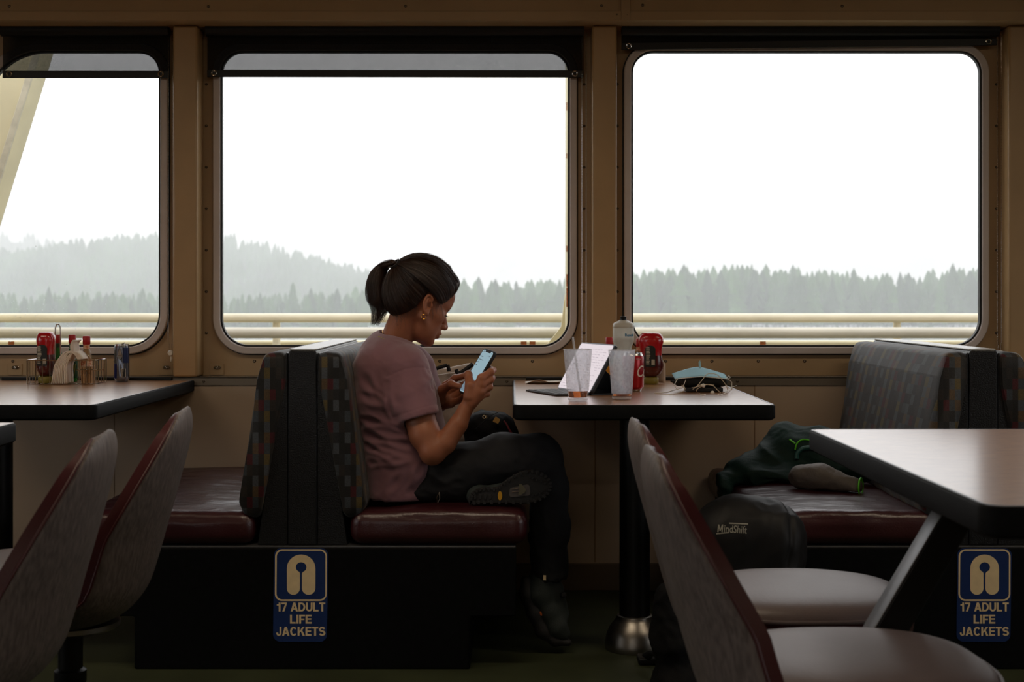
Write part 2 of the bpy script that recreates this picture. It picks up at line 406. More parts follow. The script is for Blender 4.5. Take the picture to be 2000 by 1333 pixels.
def weave_mat():
    """woven upholstery of small coloured rectangles; u runs over X+Y, v over Z"""
    m = mat('woven_rectangle_upholstery', (70, 66, 64), .6, spec=.4, sheen=.1); nt = m.node_tree; b = nt.nodes['Principled BSDF']; N = nt.nodes.new; L = nt.links.new
    def math_(op, a, c=None):
        q = N('ShaderNodeMath'); q.operation = op
        for i, v in enumerate((a, c)):
            if v is None: continue
            if isinstance(v, (int, float)): q.inputs[i].default_value = v
            else: L(v, q.inputs[i])
        return q.outputs[0]
    t = N('ShaderNodeTexCoord'); sp = N('ShaderNodeSeparateXYZ'); L(t.outputs['Object'], sp.inputs[0])
    u = math_('FLOOR', math_('DIVIDE', math_('ADD', sp.outputs[0], math_('MULTIPLY', sp.outputs[1], .5)), .0160))
    v = math_('FLOOR', math_('DIVIDE', sp.outputs[2], .0300))
    wn = N('ShaderNodeTexWhiteNoise'); wn.noise_dimensions = '1D'; L(u, wn.inputs['W'])
    val = math_('FRACT', math_('ADD', math_('MULTIPLY', u, .378), math_('ADD', math_('MULTIPLY', v, .25), math_('MULTIPLY', wn.outputs[0], .11))))
    r = N('ShaderNodeValToRGB'); r.color_ramp.interpolation = 'CONSTANT'
    cols = [(0, (58, 54, 50)), (.14, (96, 102, 108)), (.27, (54, 51, 49)), (.42, (126, 106, 80)), (.52, (76, 68, 62)), (.66, (110, 114, 120)), (.77, (112, 38, 50)), (.84, (64, 62, 62)), (.94, (132, 118, 78))]
    e = r.color_ramp.elements
    e[0].color = (*s2l(cols[0][1]), 1); e[1].position = cols[1][0]; e[1].color = (*s2l(cols[1][1]), 1)
    for p_, c_ in cols[2:]:
        q = e.new(p_); q.color = (*s2l(c_), 1)
    L(val, r.inputs[0])
    n2 = N('ShaderNodeTexNoise'); n2.inputs['Scale'].default_value = 420; L(t.outputs['Object'], n2.inputs[0])
    mx = N('ShaderNodeMixRGB'); mx.blend_type = 'MULTIPLY'; mx.inputs[0].default_value = .6; L(r.outputs[0], mx.inputs[1]); L(n2.outputs[0], mx.inputs[2])
    g = N('ShaderNodeGamma'); g.inputs[1].default_value = 1.4; L(mx.outputs[0], g.inputs[0])
    L(g.outputs[0], b.inputs['Base Color'])
    bp = N('ShaderNodeBump'); bp.inputs['Strength'].default_value = .5; bp.inputs['Distance'].default_value = .001
    L(n2.outputs[0], bp.inputs['Height']); L(bp.outputs[0], b.inputs['Normal'])
    return m
M['weave'] = weave_mat()
M['glass'] = thin('window_glass', (230, 235, 235), .035, rough=.03, noise=.03, nscale=9)
M['blind'] = thin('charcoal_mesh_blind', (24, 24, 27), .86, rough=.7, spec=.2, noise=.02, nscale=300)

def text_mesh(txt, size, bold=.0, align='CENTER', ext=.0006, shear=0, space=1.0, sx=1.0):
    cu = bpy.data.curves.new('lettering', 'FONT'); cu.body = txt; cu.size = size; cu.align_x = align; cu.offset = bold; cu.extrude = ext; cu.shear = shear; cu.space_character = space
    cu.resolution_u = 3
    ob = bpy.data.objects.new('lettering', cu); COL.objects.link(ob)
    dg = bpy.context.evaluated_depsgraph_get(); dg.update()
    me = bpy.data.meshes.new_from_object(ob.evaluated_get(dg))
    bm = bmesh.new(); bm.from_mesh(me); bmesh.ops.triangulate(bm, faces=bm.faces, ngon_method='EAR_CLIP'); bm.to_mesh(me); bm.free()
    vs = [(v.co.x*sx, v.co.y, v.co.z) for v in me.vertices]; fs = [tuple(p.vertices) for p in me.polygons]
    bpy.data.objects.remove(ob); bpy.data.curves.remove(cu); bpy.data.meshes.remove(me)
    return vs, fs
def text_on(mb, txt, size, o, ux, uy, **k):
    """lettering placed with origin o, x axis ux, y axis uy"""
    vs, fs = text_mesh(txt, size, **k); o = Vector(o); ux = Vector(ux); uy = Vector(uy); un = ux.cross(uy)
    mb.add([o+ux*v[0]+uy*v[1]+un*v[2] for v in vs], fs); return mb
# bold grotesque capitals drawn from ribbons and polygons (unit cap height)
def _rib(pts, t=.19):
    pts = [Vector(p) for p in pts]; L_, R_ = [], []
    for i, p in enumerate(pts):
        a = (p-pts[i-1]).normalized() if i else (pts[1]-p).normalized(); b = (pts[i+1]-p).normalized() if i < len(pts)-1 else a
        m = (a+b).normalized(); n = Vector((-m.y, m.x)); k = t/2/max(.4, math.sqrt(max(0, (1+a.dot(b))/2)))
        L_.append(p+n*k); R_.append(p-n*k)
    return [[tuple(R_[i]), tuple(R_[i+1]), tuple(L_[i+1]), tuple(L_[i])] for i in range(len(pts)-1)]
def _arc(cx, cy, rx, ry, a0, a1, n=12):
    return [(cx+rx*math.cos(R(a0+(a1-a0)*k/n)), cy+ry*math.sin(R(a0+(a1-a0)*k/n))) for k in range(n+1)]
GLYPH = {
 '1': (.42, _rib([(.32, 0), (.32, 1)])+[[(.03, .66), (.23, .66), (.23, .82), (.03, .8)], [(.23, .8), (.3, .8), (.3, 1), (.245, .9)]]),
 '7': (.58, _rib([(.02, .905), (.57, .905)])+[[(.12, 0), (.33, 0), (.57, .82), (.4, .82)]]),
 'A': (.74, [[(0, 0), (.2, 0), (.47, 1), (.26, 1)], [(.54, 0), (.74, 0), (.48, 1), (.27, 1)], [(.15, .2), (.59, .2), (.55, .36), (.19, .36)]]),
 'D': (.70, _rib([(.095, 0), (.095, 1)])+_rib([(.1, .905), (.32, .905)]+_arc(.32, .5, .28, .405, 90, -90)[1:-1]+[(.32, .095), (.1, .095)])),
 'U': (.68, _rib([(.095, 1), (.095, .36)]+_arc(.34, .36, .245, .265, 180, 360)[1:-1]+[(.585, .36), (.585, 1)])),
 'L': (.56, _rib([(.095, 1), (.095, 0)])+_rib([(.1, .095), (.55, .095)])),
 'T': (.62, _rib([(0, .905), (.62, .905)])+_rib([(.31, .9), (.31, 0)])),
 'I': (.22, _rib([(.11, 1), (.11, 0)])),
 'F': (.56, _rib([(.095, 1), (.095, 0)])+_rib([(.1, .905), (.56, .905)])+_rib([(.1, .48), (.5, .48)], .17)),
 'E': (.60, _rib([(.095, 1), (.095, 0)])+_rib([(.1, .905), (.59, .905)])+_rib([(.1, .095), (.6, .095)])+_rib([(.1, .51), (.56, .51)], .17)),
 'J': (.52, _rib([(.42, 1), (.42, .3)]+_arc(.255, .3, .165, .21, 0, -180)[1:]+[(.09, .36)])),
 'C': (.70, _rib(_arc(.355, .5, .26, .41, 38, 322, 22))),
 'K': (.72, _rib([(.095, 1), (.095, 0)])+[[(.19, .3), (.26, .5), (.5, 1), (.5, 1)], [(.19, .3), (.19, .52), (.47, 1), (.71, 1)], [(.27, .6), (.40, .74), (.73, 0), (.50, 0)]]),
 'S': (.66, _rib(_arc(.33, .71, .225, .195, 15, 180, 10)+[(.12, .62), (.2, .555), (.33, .52), (.47, .475), (.54, .40)]+_arc(.33, .29, .235, .195, 0, -165, 10))),
 ' ': (.28, []),
}
def stencil(txt, width, height, ox, oz, y, gap=.055):
    """front-facing lettering centred on ox with its baseline at oz"""
    tot = sum(GLYPH[c][0] for c in txt)+gap*(len(txt)-1); sx = width/tot; x = ox-width/2; mb = MB()
    q = 0
    for c in txt:
        w, polys = GLYPH[c]
        for p in polys: q += 1; mb.add([(x+a*sx, y-.00004*(q % 5), oz+b*height) for a, b in p], [tuple(range(len(p)))])
        x += (w+gap)*sx
    return mb
# ------------------------------------------------------------------ the room shell
def pxX(px, d): return (px-1000.0)*d/FPX
def pxZ(py, d): return ZE-(py-HY)*d/FPX
def roundpoly(pts, rad, n=8):
    out = []; m = len(pts)
    for i in range(m):
        p = Vector(pts[i]); a = (Vector(pts[i-1])-p).normalized(); b = (Vector(pts[(i+1) % m])-p).normalized()
        ang = math.acos(max(-1, min(1, a.dot(b)))); t = rad[i]/math.tan(ang/2)
        A = p+a*t; B = p+b*t
        c = p+(a+b).normalized()*(rad[i]/math.sin(ang/2))
        va = A-c; vb = B-c; sw = math.acos(max(-1, min(1, va.normalized().dot(vb.normalized()))))
        for k in range(n+1):
            f = k/n
            q = (va*math.sin((1-f)*sw)+vb*math.sin(f*sw))/max(math.sin(sw), 1e-6) if sw > 1e-4 else va
            out.append((c.x+q.x, c.y+q.y))
    return out
DW = 4.96
XL, XR, YB, ZC = -4.6, 4.6, -3.2, 2.25
struct('floor', MB().box((XL-.1, YB-.1, -.08), (XR+.1, 5.05, 0)), M['floor'])
struct('ceiling', MB().box((XL-.1, YB-.1, ZC), (XR+.1, 5.05, ZC+.06)), M['ceil'])
struct('wall_front', MB().box((XL, YB-.08, 0), (XR, YB, .9)).box((XL, YB-.08, 2.0), (XR, YB, ZC)).box((XL, YB-.08, .9), (-2.1, YB, 2.0)).box((-.9, YB-.08, .9), (XR, YB, 2.0)), M['wall'])  # opening behind the camera, added and sized for cool fill light
for nm, x0, x1 in (('wall_left', XL-.08, XL), ('wall_right', XR, XR+.08)):   # side walls, each with one wide opening to the daylight
    w = MB().box((x0, YB, 0), (x1, 5.05, .9)).box((x0, YB, 2.0), (x1, 5.05, ZC)).box((x0, YB, .9), (x1, -.6, 2.0)).box((x0, 2.9, .9), (x1, 5.05, 2.0))
    struct(nm, w, M['wall'])

# window wall: cells, each with a rounded opening
WPX = 800.0
def wcorn(x0, x1, off=0, special=False):
    if special: return [(-128-off*1.3, 675+off), (x1+off, 675+off), (x1+off, 102-off), (-10-off*1.3, 102-off)], [50+off, 62+off, 40+off, 118+off]
    return [(x0-off, 675+off), (x1+off, 675+off), (x1+off, 102-off), (x0-off, 102-off)], [52+off, 52+off, 40+off, 40+off]
def wloop(x0, x1, off=0, special=False, n=8):
    c, r = wcorn(x0, x1, off, special)
    # pixels -> metres on the wall plane
    return roundpoly([(pxX(a, DW), pxZ(b, DW)) for a, b in c], [q*DW/FPX for q in r], n)
wins = [(-1190, -510, False), (0, 310, True), (433, 1110, False), (1236, 1915, False), (2036, 2715, False)]
cells = [(-1240, -440), (-440, 371), (371, 1173), (1173, 1975), (1975, 2790)]
wallmb = MB(); zb, zt = .70, ZC
for (x0, x1, sp), (c0, c1) in zip(wins, cells):
    inner = wloop(x0, x1, 17, sp)
    X0, X1 = pxX(c0, DW), pxX(c1, DW)
    outer = []
    for (cx, cz) in ((X0, zb), (X1, zb), (X1, zt), (X0, zt)): outer += [(cx, cz)]*9
    wallmb.ring(outer, inner, 4.985, 5.05)
wallmb.box((XL, 4.985, zb), (pxX(-1240, DW), 5.05, ZC)).box((pxX(2790, DW), 4.985, zb), (XR, 5.05, ZC))
struct('wall_back', wallmb, M['wall'])
low = MB().box((XL, 4.90, 0), (XR, 5.05, .752))
lw = struct('wall_back_panelling', low, M['panel'])
for px in (223, 770, 1162, 1474, -330, 2080):
    x = pxX(px, 4.9); mesh_obj('panel_seam', MB().box((x-.0012, 4.8985, .1), (x+.0012, 4.9005, .727)), M['channel'], lw)
struct('trim_1', MB().box((XL, 4.893, .727), (XR, 4.9, .755)).box((XL, 4.893, .7525), (XR, 4.985, .7565)), M['strip'])
struct('baseboard_back', MB().box((XL, 4.888, 0), (XR, 4.9, .096)), M['base'], bevel=.003)
hs = 4.80
hd = struct('trim_2', MB().box((XL, hs, 2.0), (XR, 5.05, ZC)).box((XL, hs-.006, 2.0), (XR, hs, pxZ(22, hs))), M['wall'], bevel=.002)
mesh_obj('joint_cover', MB().box((pxX(1213, hs), hs-.009, 2.0), (pxX(1230, hs), hs-.006, ZC)), M['wall'], hd, bevel=.001)
scr_me = MB().lathe([(.0001, .0045), (.003, .004), (.0052, .002), (.006, 0)], 10, M=Matrix.Rotation(R(90), 4, 'X'), capb=False, capt=False)
scr0 = None
def screw(px, py, d, parent, sc=1.0):
    global scr0
    if scr0 is None: o = mesh_obj('screw', scr_me, M['screw'], smooth=True); scr0 = o
    else: o = scr0.copy(); COL.objects.link(o)
    p = P(px, py, d); o.parent = parent; o.matrix_parent_inverse = parent.matrix_basis.inverted(); o.location = p; o.scale = (sc,)*3
for px, py in ((18, 12), (407, 13), (792, 12), (1175, 11), (1255, 10), (1645, 12)): screw(px, py, hs, hd, .9)
for px, py in ((1205, 28), (1225, 29)): screw(px, py, hs-.007, hd, .5)
for px in (398, 990, 1440, -180, 1700): screw(px, 745.5, 4.893, bpy.data.objects['trim_1'], .8)
# posts
for i, px in enumerate((-450, 364, 1180, 1990, 2800)):
    x0, x1 = pxX(px-24, 4.9), pxX(px+24, 4.9)
    struct('trim_%d' % (3+i), MB().box((x0, 4.88, .757), (x1, 4.984, 1.9995)), M['post'], bevel=.008, seg=3)
for i, (x0, x1, sp) in enumerate(wins):
    w = thing('window_%d' % (i+1), '', ''); del w['label']; del w['category']; w['kind'] = 'structure'
    mesh_obj('window_frame', MB().ring(wloop(x0, x1, 17.2, sp, 12), wloop(x0, x1, 3, sp, 12), 4.957, 4.987), M['alu'], w, bevel=.0035, seg=2)
    mesh_obj('gasket', MB().ring(wloop(x0, x1, 3.1, sp, 12), wloop(x0, x1, -.6, sp, 12), 4.964, 4.984), M['rubber'], w)
    mesh_obj('seal_line', MB().ring(wloop(x0, x1, 19.5, sp, 12), wloop(x0, x1, 17, sp, 12), 4.979, 4.986), M['rubber'], w)
    lp = wloop(x0, x1, 0, sp, 12); mesh_obj('pane', MB().add([(a, 4.976, b) for a, b in lp], [tuple(range(len(lp)))]), M['glass'], w)
    xa, xb = x0-30, x1+31
    for k in range(7):
        if not sp: screw(xa, 165+81*k, 4.985, w, .9)
        screw(xb, 165+81*k, 4.985, w, .9)
    for px in ([25, 125, 225] if sp else [x0+64+90.5*k for k in range(7)]): screw(px, 706, 4.985, w, 1.0)
w1_ = bpy.data.objects['window_2']; g = MB(); rd = random.Random(77)
for i in range(210):
    px = rd.gauss(40, 70); py = rd.gauss(625, 55)
    if px < 2 or px > 250 or py < 480 or py > 668: continue
    c = P(px, py, 4.980); r = rd.choice((.0008, .0011, .0015, .002))*rd.uniform(.7, 1.2)
    for q in range(1): g.add([c+Vector(v)*r for v in ((1,0,0),(-1,0,0),(0,1,0),(0,-1,0),(0,0,1),(0,0,-1))], [(0,2,4),(2,1,4),(1,3,4),(3,0,4),(2,0,5),(1,2,5),(3,1,5),(0,3,5)])
o = mesh_obj('water_droplets', g, thin('bright_droplet', (245, 248, 250), .9, rough=.2, transl=.8), w1_, smooth=True); o['kind'] = 'stuff'
# roller blinds with their bead chains
def blind(x0, x1, ybot, label, chain_px, tilt=0):
    t = thing('roller_blind', label, 'blind', P((x0+x1)/2, 60, 4.92), 'roller blinds over the windows')
    A, B = pxX(x0, 4.93), pxX(x1, 4.93)
    prof = [(.026, 0), (.026, B-A)]
    mesh_obj('roller_tube', MB().lathe(prof, 20, c=(A, 4.925, pxZ(57, 4.925)), M=Matrix.Rotation(R(90), 4, 'Y')), M['black'], t, smooth=True)
    zt_, zb_ = pxZ(66, 4.94), pxZ(ybot-12, 4.94); tz = tilt*4.94/FPX
    mesh_obj('blind_fabric', MB().add([(A, 4.938, zt_), (B, 4.938, zt_), (B, 4.938, zb_+tz), (A, 4.938, zb_)], [(0, 1, 2, 3)]), M['blind'], t)
    hz0, hz1 = pxZ(ybot, 4.94), pxZ(ybot-14, 4.94); hb = MB()
    hb.prism([(A, hz0), (B, hz0+tz), (B, hz1+tz), (A, hz1)], 4.932, 4.94); mesh_obj('hem_bar', hb, M['black'], t, bevel=.002)
    for gx, gz in ((x0+14, 0), (x1-17, tz)):
        g = MB(); c = Vector((pxX(gx, 4.93), 4.930, (hz0+hz1)/2+gz+.001)); pts = [c+Vector((math.cos(a)*.0085, 0, math.sin(a)*.0085)) for a in [k*math.pi/8 for k in range(16)]]
        g.tube(pts, .0028, 6, closed=True); mesh_obj('grommet', g, M['chrome'], t, smooth=True)
    # bead chain
    if chain_px:
        g = MB(); z = pxZ(688, 4.93); zt2 = pxZ(66, 4.93)
        for sx in (-.0075, .0075):
            zz = z
            while zz < zt2:
                c = Vector((pxX(chain_px, 4.93)+sx*(1 if zz > z+.03 else .6), 4.93, zz)); r = .0021
                g.add([c+Vector(q)*r for q in ((1,0,0),(-1,0,0),(0,1,0),(0,-1,0),(0,0,1),(0,0,-1))], [(0,2,4),(2,1,4),(1,3,4),(3,0,4),(2,0,5),(1,2,5),(3,1,5),(0,3,5)]); zz += .0055
        mesh_obj('bead_chain', g, M['chrome'], t, smooth=True)
        g = MB(); p = P(chain_px+1, 690, 4.93)
        g.lathe([(.001, 0), (.009, .001), (.0105, .004), (.0105, .008), (.008, .011), (.001, .012)], 14, c=p, M=Matrix.Rotation(R(90), 4, 'X'))
        g.tube([p+Vector((0, 0, -.008)), p+Vector((.002, -.002, -.02)), p+Vector((0, 0, -.03))], [.003, .0045, .002], 8)
        mesh_obj('chain_tensioner', g, M['white'], t, smooth=True)
blind(4, 331, 153, 'charcoal mesh roller blind over the leftmost window', 333)
blind(404, 1140, 151, 'charcoal mesh roller blind pulled a little way down the middle window', 1141, -1)
blind(1214, 1948, 98, 'charcoal roller blind rolled almost fully up above the right window', 1952, 9)
# wall brackets
def bracket(px, label):
    t = thing('wall_bracket', label, 'bracket', P(px, 722, 4.985), 'small plates with wing bolts under the windows')
    p0 = P(px-13.5, 733, 4.985); p1 = P(px+13.5, 711, 4.985)
    mesh_obj('plate', MB().box((p0.x, 4.9805, p0.z), (p1.x, 4.986, p1.z)), M['wall'], t, bevel=.001)
    c = P(px, 718, 4.976); g = MB()
    g.tube([c+Vector((math.cos(a)*.0115, 0, math.sin(a)*.0045)) for a in [k*math.pi/8 for k in range(16)]], .0022, 6, closed=True)
    g.lathe([(.005, 0), (.0045, .008), (.001, .009)], 10, c=c+Vector((0, .005, 0)), M=Matrix.Rotation(R(90), 4, 'X'))
    mesh_obj('wing_bolt', g, M['chrome'], t, smooth=True)
bracket(30, 'small plate with wing bolt behind the ketchup caddy'); bracket(325, 'small plate with wing bolt just left of the first post'); bracket(424, 'small plate with wing bolt below the middle window corner')
# ceiling light housings
for i, (lx, ly) in enumerate(CEIL_LIGHTS):
    struct('trim_%d' % (10+i), MB().box((lx-.62, ly-.13, 2.215), (lx+.62, ly+.13, 2.2499)), M['white'], bevel=.004)

# ------------------------------------------------------------------ outside: deck, rails, brace, sea, forest, haze
struct('deck', MB().box((-7, 5.06, -.1), (7, 7.3, -.02)), mat('grey_green_deck', (120, 124, 112), .5, var=.1))
struct('hull', MB().box((-7, 5.06, -12), (7, 7.1, -.1)), M['extpaint'])
t = thing('deck_railing', 'cream painted pipe railing running outside past all the windows', 'railing', (0, 6.7, 0))
zr = pxZ(621.5, 6.7); mesh_obj('top_rail', MB().tube([(-7, 6.7, zr), (0, 6.7, zr), (7, 6.7, zr)], .0228, 20), M['rail'], t, smooth=True)
zr2 = pxZ(650.5, 6.6); mesh_obj('lower_rail', MB().tube([(-7, 6.6, zr2), (0, 6.6, zr2), (7, 6.6, zr2)], .026, 20), M['rail2'], t, smooth=True)
for px in (-66, 540, 1146, 1752, 2358):
    x = pxX(px, 6.72); mesh_obj('stanchion', MB().tube([(x, 6.72, -.02), (x, 6.72, zr)], .019, 12), M['rail'], t, smooth=True)
zbw = pxZ(666.5, 6.78)
bw = tag(mesh_obj('bulwark', MB().box((-7, 6.76, -.02), (7, 6.94, zbw)), M['extpaint'], bevel=.012), 'cream steel bulwark with a rounded cap outside below the rails', 'bulwark')
for px in (1023, 1040, 1490, 22):
    c = P(px, 668, 6.758); mesh_obj('rust_patch', MB().box((c.x-.014, 6.756, c.z-.05), (c.x+.014, 6.7605, c.z+.002)), M['rust'], bw)
# slanted brace seen through the left window
def edge(y): return 63-(y-155)*.309
d0, d1 = 6.2, 6.36
poly = [(pxX(edge(y)-o, d0), pxZ(y, d0)) for y, o in ((900, 0), (40, 0), (40, 330), (900, 330))]
sb = mesh_obj('slanted_brace', MB().prism(poly, d0, d1), M['extpaint'], bevel=.01); tag(sb, 'wide cream steel brace leaning outside the leftmost window', 'brace')
flp = [(a+.012, b) for a, b in poly[:2]]+[(a-.028, b) for a, b in (poly[1], poly[0])]
mesh_obj('edge_flange', MB().prism([(poly[0][0]-.001, poly[0][1]), (poly[1][0]-.001, poly[1][1]), (poly[1][0]-.03, poly[1][1]), (poly[0][0]-.03, poly[0][1])], d0-.012, d1), M['extpaint2'], sb, bevel=.003)
cl = mesh_obj('deck_column', MB().box((pxX(1106.5, 6.2), 6.2, -.02), (pxX(1200, 6.2), 6.36, 3.0)), M['extpaint'], bevel=.008)
tag(cl, 'cream steel column outside at the right edge of the middle window', 'column')
mesh_obj('gusset', MB().prism([(pxX(1050, 6.25), pxZ(700, 6.25)), (pxX(1112, 6.25), pxZ(700, 6.25)), (pxX(1112, 6.25), pxZ(575, 6.25)), (pxX(1106, 6.25), pxZ(575, 6.25)), (pxX(1098, 6.25), pxZ(640, 6.25))], 6.38, 6.42), M['extpaint'], cl)
g = MB()
for (y0, y1, w) in ((536, 560, 2.2), (562, 600, 3.0), (480, 492, 1.5), (200, 216, 1), (300, 309, 1)):
    a = P(1106.5, y1, 6.198); b = P(1106.5+w, y0, 6.198); g.box((a.x-.0008, 6.1975, a.z), (b.x, 6.2005, b.z))
mesh_obj('rust_streak', g, M['rust'], cl)

sea_m = mat('grey_sea', (70, 82, 86), .22, spec=.5, bump=.6, bscale=.6, bdist=.05)
struct('sea', MB().add([(-3000, -3000, -12), (3000, -3000, -12), (3000, 4000, -12), (-3000, 4000, -12)], [(0, 1, 2, 3)]), sea_m)
hill_m = mat('forest_floor', (46, 62, 36), .9, var=.3, vscale=.02)
def interp(pts, x):
    if x <= pts[0][0]: return pts[0][1]
    for (a, b), (c, d) in zip(pts, pts[1:]):
        if x <= c: return b+(d-b)*(x-a)/(c-a)
    return pts[-1][1]
ridge2 = [(-700, 505), (-100, 500), (60, 502), (140, 488), (220, 478), (300, 472), (380, 474), (460, 478), (520, 492), (580, 508), (640, 524), (700, 540), (760, 560), (860, 580), (960, 600), (2600, 610)]
ridge3 = [(-700, 478), (-100, 472), (30, 470), (80, 478), (140, 492), (260, 500), (420, 515), (520, 540), (620, 572), (700, 590), (2600, 600)]
def hill(name, ridge, Y0, Yr, Y1, drop):
    rows = []
    for y, f in ((Y0, 0), (Y0+(Yr-Y0)*.25, .3), (Y0+(Yr-Y0)*.5, .62), (Y0+(Yr-Y0)*.75, .86), (Yr, 1), (Y1, .5)):
        row = []
        for i in range(90):
            px = -700+3300*i/89; x = pxX(px, Yr); zt_ = pxZ(interp(ridge, px)+drop, Yr); row.append((x*(y/Yr)**.3, y, -12.5+(max(zt_, -12)+12.5)*f))
        rows.append(row)
    struct(name, MB().grid(rows), hill_m, smooth=True); return rows
hill('shore', [(-700, 640), (2600, 640)], 596, 720, 760, 0)
r2 = hill('near_hillside', ridge2, 950, 1250, 1450, 6)
r3 = hill('far_hillside', ridge3, 1600, 2000, 2200, 3)
conif = mat('conifer_green', (58, 88, 38), .85, var=.3, vscale=.02, stretch=(1, .2, .12))
_nt = conif.node_tree; _oi = _nt.nodes.new('ShaderNodeObjectInfo'); _mr = _nt.nodes.new('ShaderNodeMapRange'); _mr.inputs[3].default_value = .55; _mr.inputs[4].default_value = 1.6
_hs = _nt.nodes.new('ShaderNodeHueSaturation'); _cr = [n for n in _nt.nodes if n.type == 'VALTORGB'][0]
_nt.links.new(_oi.outputs['Random'], _mr.inputs[0]); _nt.links.new(_mr.outputs[0], _hs.inputs['Value']); _nt.links.new(_cr.outputs[0], _hs.inputs['Color']); _nt.links.new(_hs.outputs[0], _nt.nodes['Principled BSDF'].inputs['Base Color'])
def conifer(seed, n=9, tiers=9):
    rs = random.Random(seed); vs, fs = [], []
    for k in range(tiers):
        f = k/tiers; z0 = .1+.88*f; z1 = min(1.0, z0+.2+.03*rs.random()); r = (.26*(1-f)**.8+.014)
        b = len(vs); vs.append((0, 0, z1))
        for q in range(n):
            a = 6.283*(q+rs.random()*.5)/n; rr = r*(.55 if q % 2 else 1)*rs.uniform(.75, 1.2); vs.append((rr*math.cos(a), rr*math.sin(a), z0-.02*rs.random()))
        fs += [(b, b+1+q, b+1+(q+1) % n) for q in range(n)]
    b = len(vs); vs += [(.012, 0, 0), (-.006, .01, 0), (-.006, -.01, 0), (0, 0, .3)]; fs += [(b, b+1, b+3), (b+1, b+2, b+3), (b+2, b, b+3)]
    return vs, fs
CV = [conifer(s) for s in range(5)]
cme = []
for v, f in CV:
    me = bpy.data.meshes.new('conifer'); me.from_pydata(v, [], f); me.materials.append(conif); cme.append(me)
rs = random.Random(5)
tops = [(-100, 575), (200, 572), (420, 578), (600, 575), (700, 560), (780, 556), (880, 552), (1000, 548), (1108, 545), (1236, 530), (1350, 524), (1430, 520), (1560, 524), (1700, 538), (1800, 530), (1915, 524), (2100, 520)]
for i in range(300):
    px = -110+2200*(i+rs.uniform(-.6, .6))/299; Y = rs.uniform(604, 640); x = pxX(px, Y)
    zb_ = -12+(Y-596)*.01; top = interp(tops, px)+rs.choice((0, 4, 8, 12, 18, 26))+rs.uniform(-6, 6)
    if rs.random() < .12: top -= rs.uniform(4, 20)
    h = pxZ(top, Y)-zb_
    o = bpy.data.objects.new('conifer', cme[rs.randrange(5)]); COL.objects.link(o); o.location = (x, Y, zb_); o.rotation_euler.z = rs.random()*6.28
    wd = h*rs.uniform(.8, 1.25); o.scale = (wd, wd, h)
    tag(o, 'hazy dark green conifer in the front row along the far shore', 'tree', 'conifers along the far shore')
V_, Q_ = [], []
def stuff_tree(x, y, zb_, h, w):
    v, f = CV[rs.randrange(5)]; a = rs.random()*6.28; ca, sa = math.cos(a)*w, math.sin(a)*w; b = len(V_)
    for p in v: V_.append((x+p[0]*ca-p[1]*sa, y+p[0]*sa+p[1]*ca, zb_+p[2]*h))
    Q_.extend([tuple(q+b for q in ff) for ff in f])
for i in range(420):
    px = rs.uniform(-120, 2100); Y = rs.uniform(640, 700); top = interp(tops, px)+rs.uniform(-6, 14); h = pxZ(top, Y)+11.5; stuff_tree(pxX(px, Y), Y, -11.5, h, h*rs.uniform(.8, 1.2))
for i in range(2600):
    px = rs.uniform(-120, 900); f = rs.random()**.8; Y = 950+300*f; zt_ = pxZ(interp(ridge2, px)+6, 1250)
    row = interp([(0, 0), (.25, .3), (.5, .62), (.75, .86), (1, 1)], f); zb_ = -12.5+(max(zt_, -12)+12.5)*row; h = rs.uniform(7, 15)
    stuff_tree(pxX(px, 1250)*(Y/1250)**.3, Y, zb_-1, h, h*1.1)
for i in range(500):
    px = rs.uniform(-120, 640); f = rs.random()**.5; Y = 1600+400*f; zt_ = pxZ(interp(ridge3, px)+3, 2000)
    row = interp([(0, 0), (.25, .3), (.5, .62), (.75, .86), (1, 1)], f); h = rs.uniform(12, 20)
    stuff_tree(pxX(px, 2000)*(Y/2000)**.3, Y, -12.5+(max(zt_, -12)+12.5)*row-1, h, h*1.2)
mb = MB(); mb.v = V_; mb.f = Q_
me = bpy.data.meshes.new('distant_forest'); me.from_pydata(V_, [], Q_); me.materials.append(conif)
o = bpy.data.objects.new('distant_forest', me); COL.objects.link(o)
tag(o, 'dense misty conifer forest covering the hills behind the shore', 'forest', kind='stuff')
hz = bpy.data.materials.new('sea_mist'); hz.use_nodes = True; nt = hz.node_tree; nt.nodes.clear()
o_ = nt.nodes.new('ShaderNodeOutputMaterial'); vs_ = nt.nodes.new('ShaderNodeVolumeScatter'); vs_.inputs['Density'].default_value = .00105; vs_.inputs['Color'].default_value = (.98, .99, 1, 1)
nt.links.new(vs_.outputs[0], o_.inputs['Volume'])
o = mesh_obj('mist', MB().box((-1500, 40, -12.4), (1500, 2200, 120)), hz); tag(o, 'pale sea mist hanging over the water and forest', 'mist', kind='stuff')
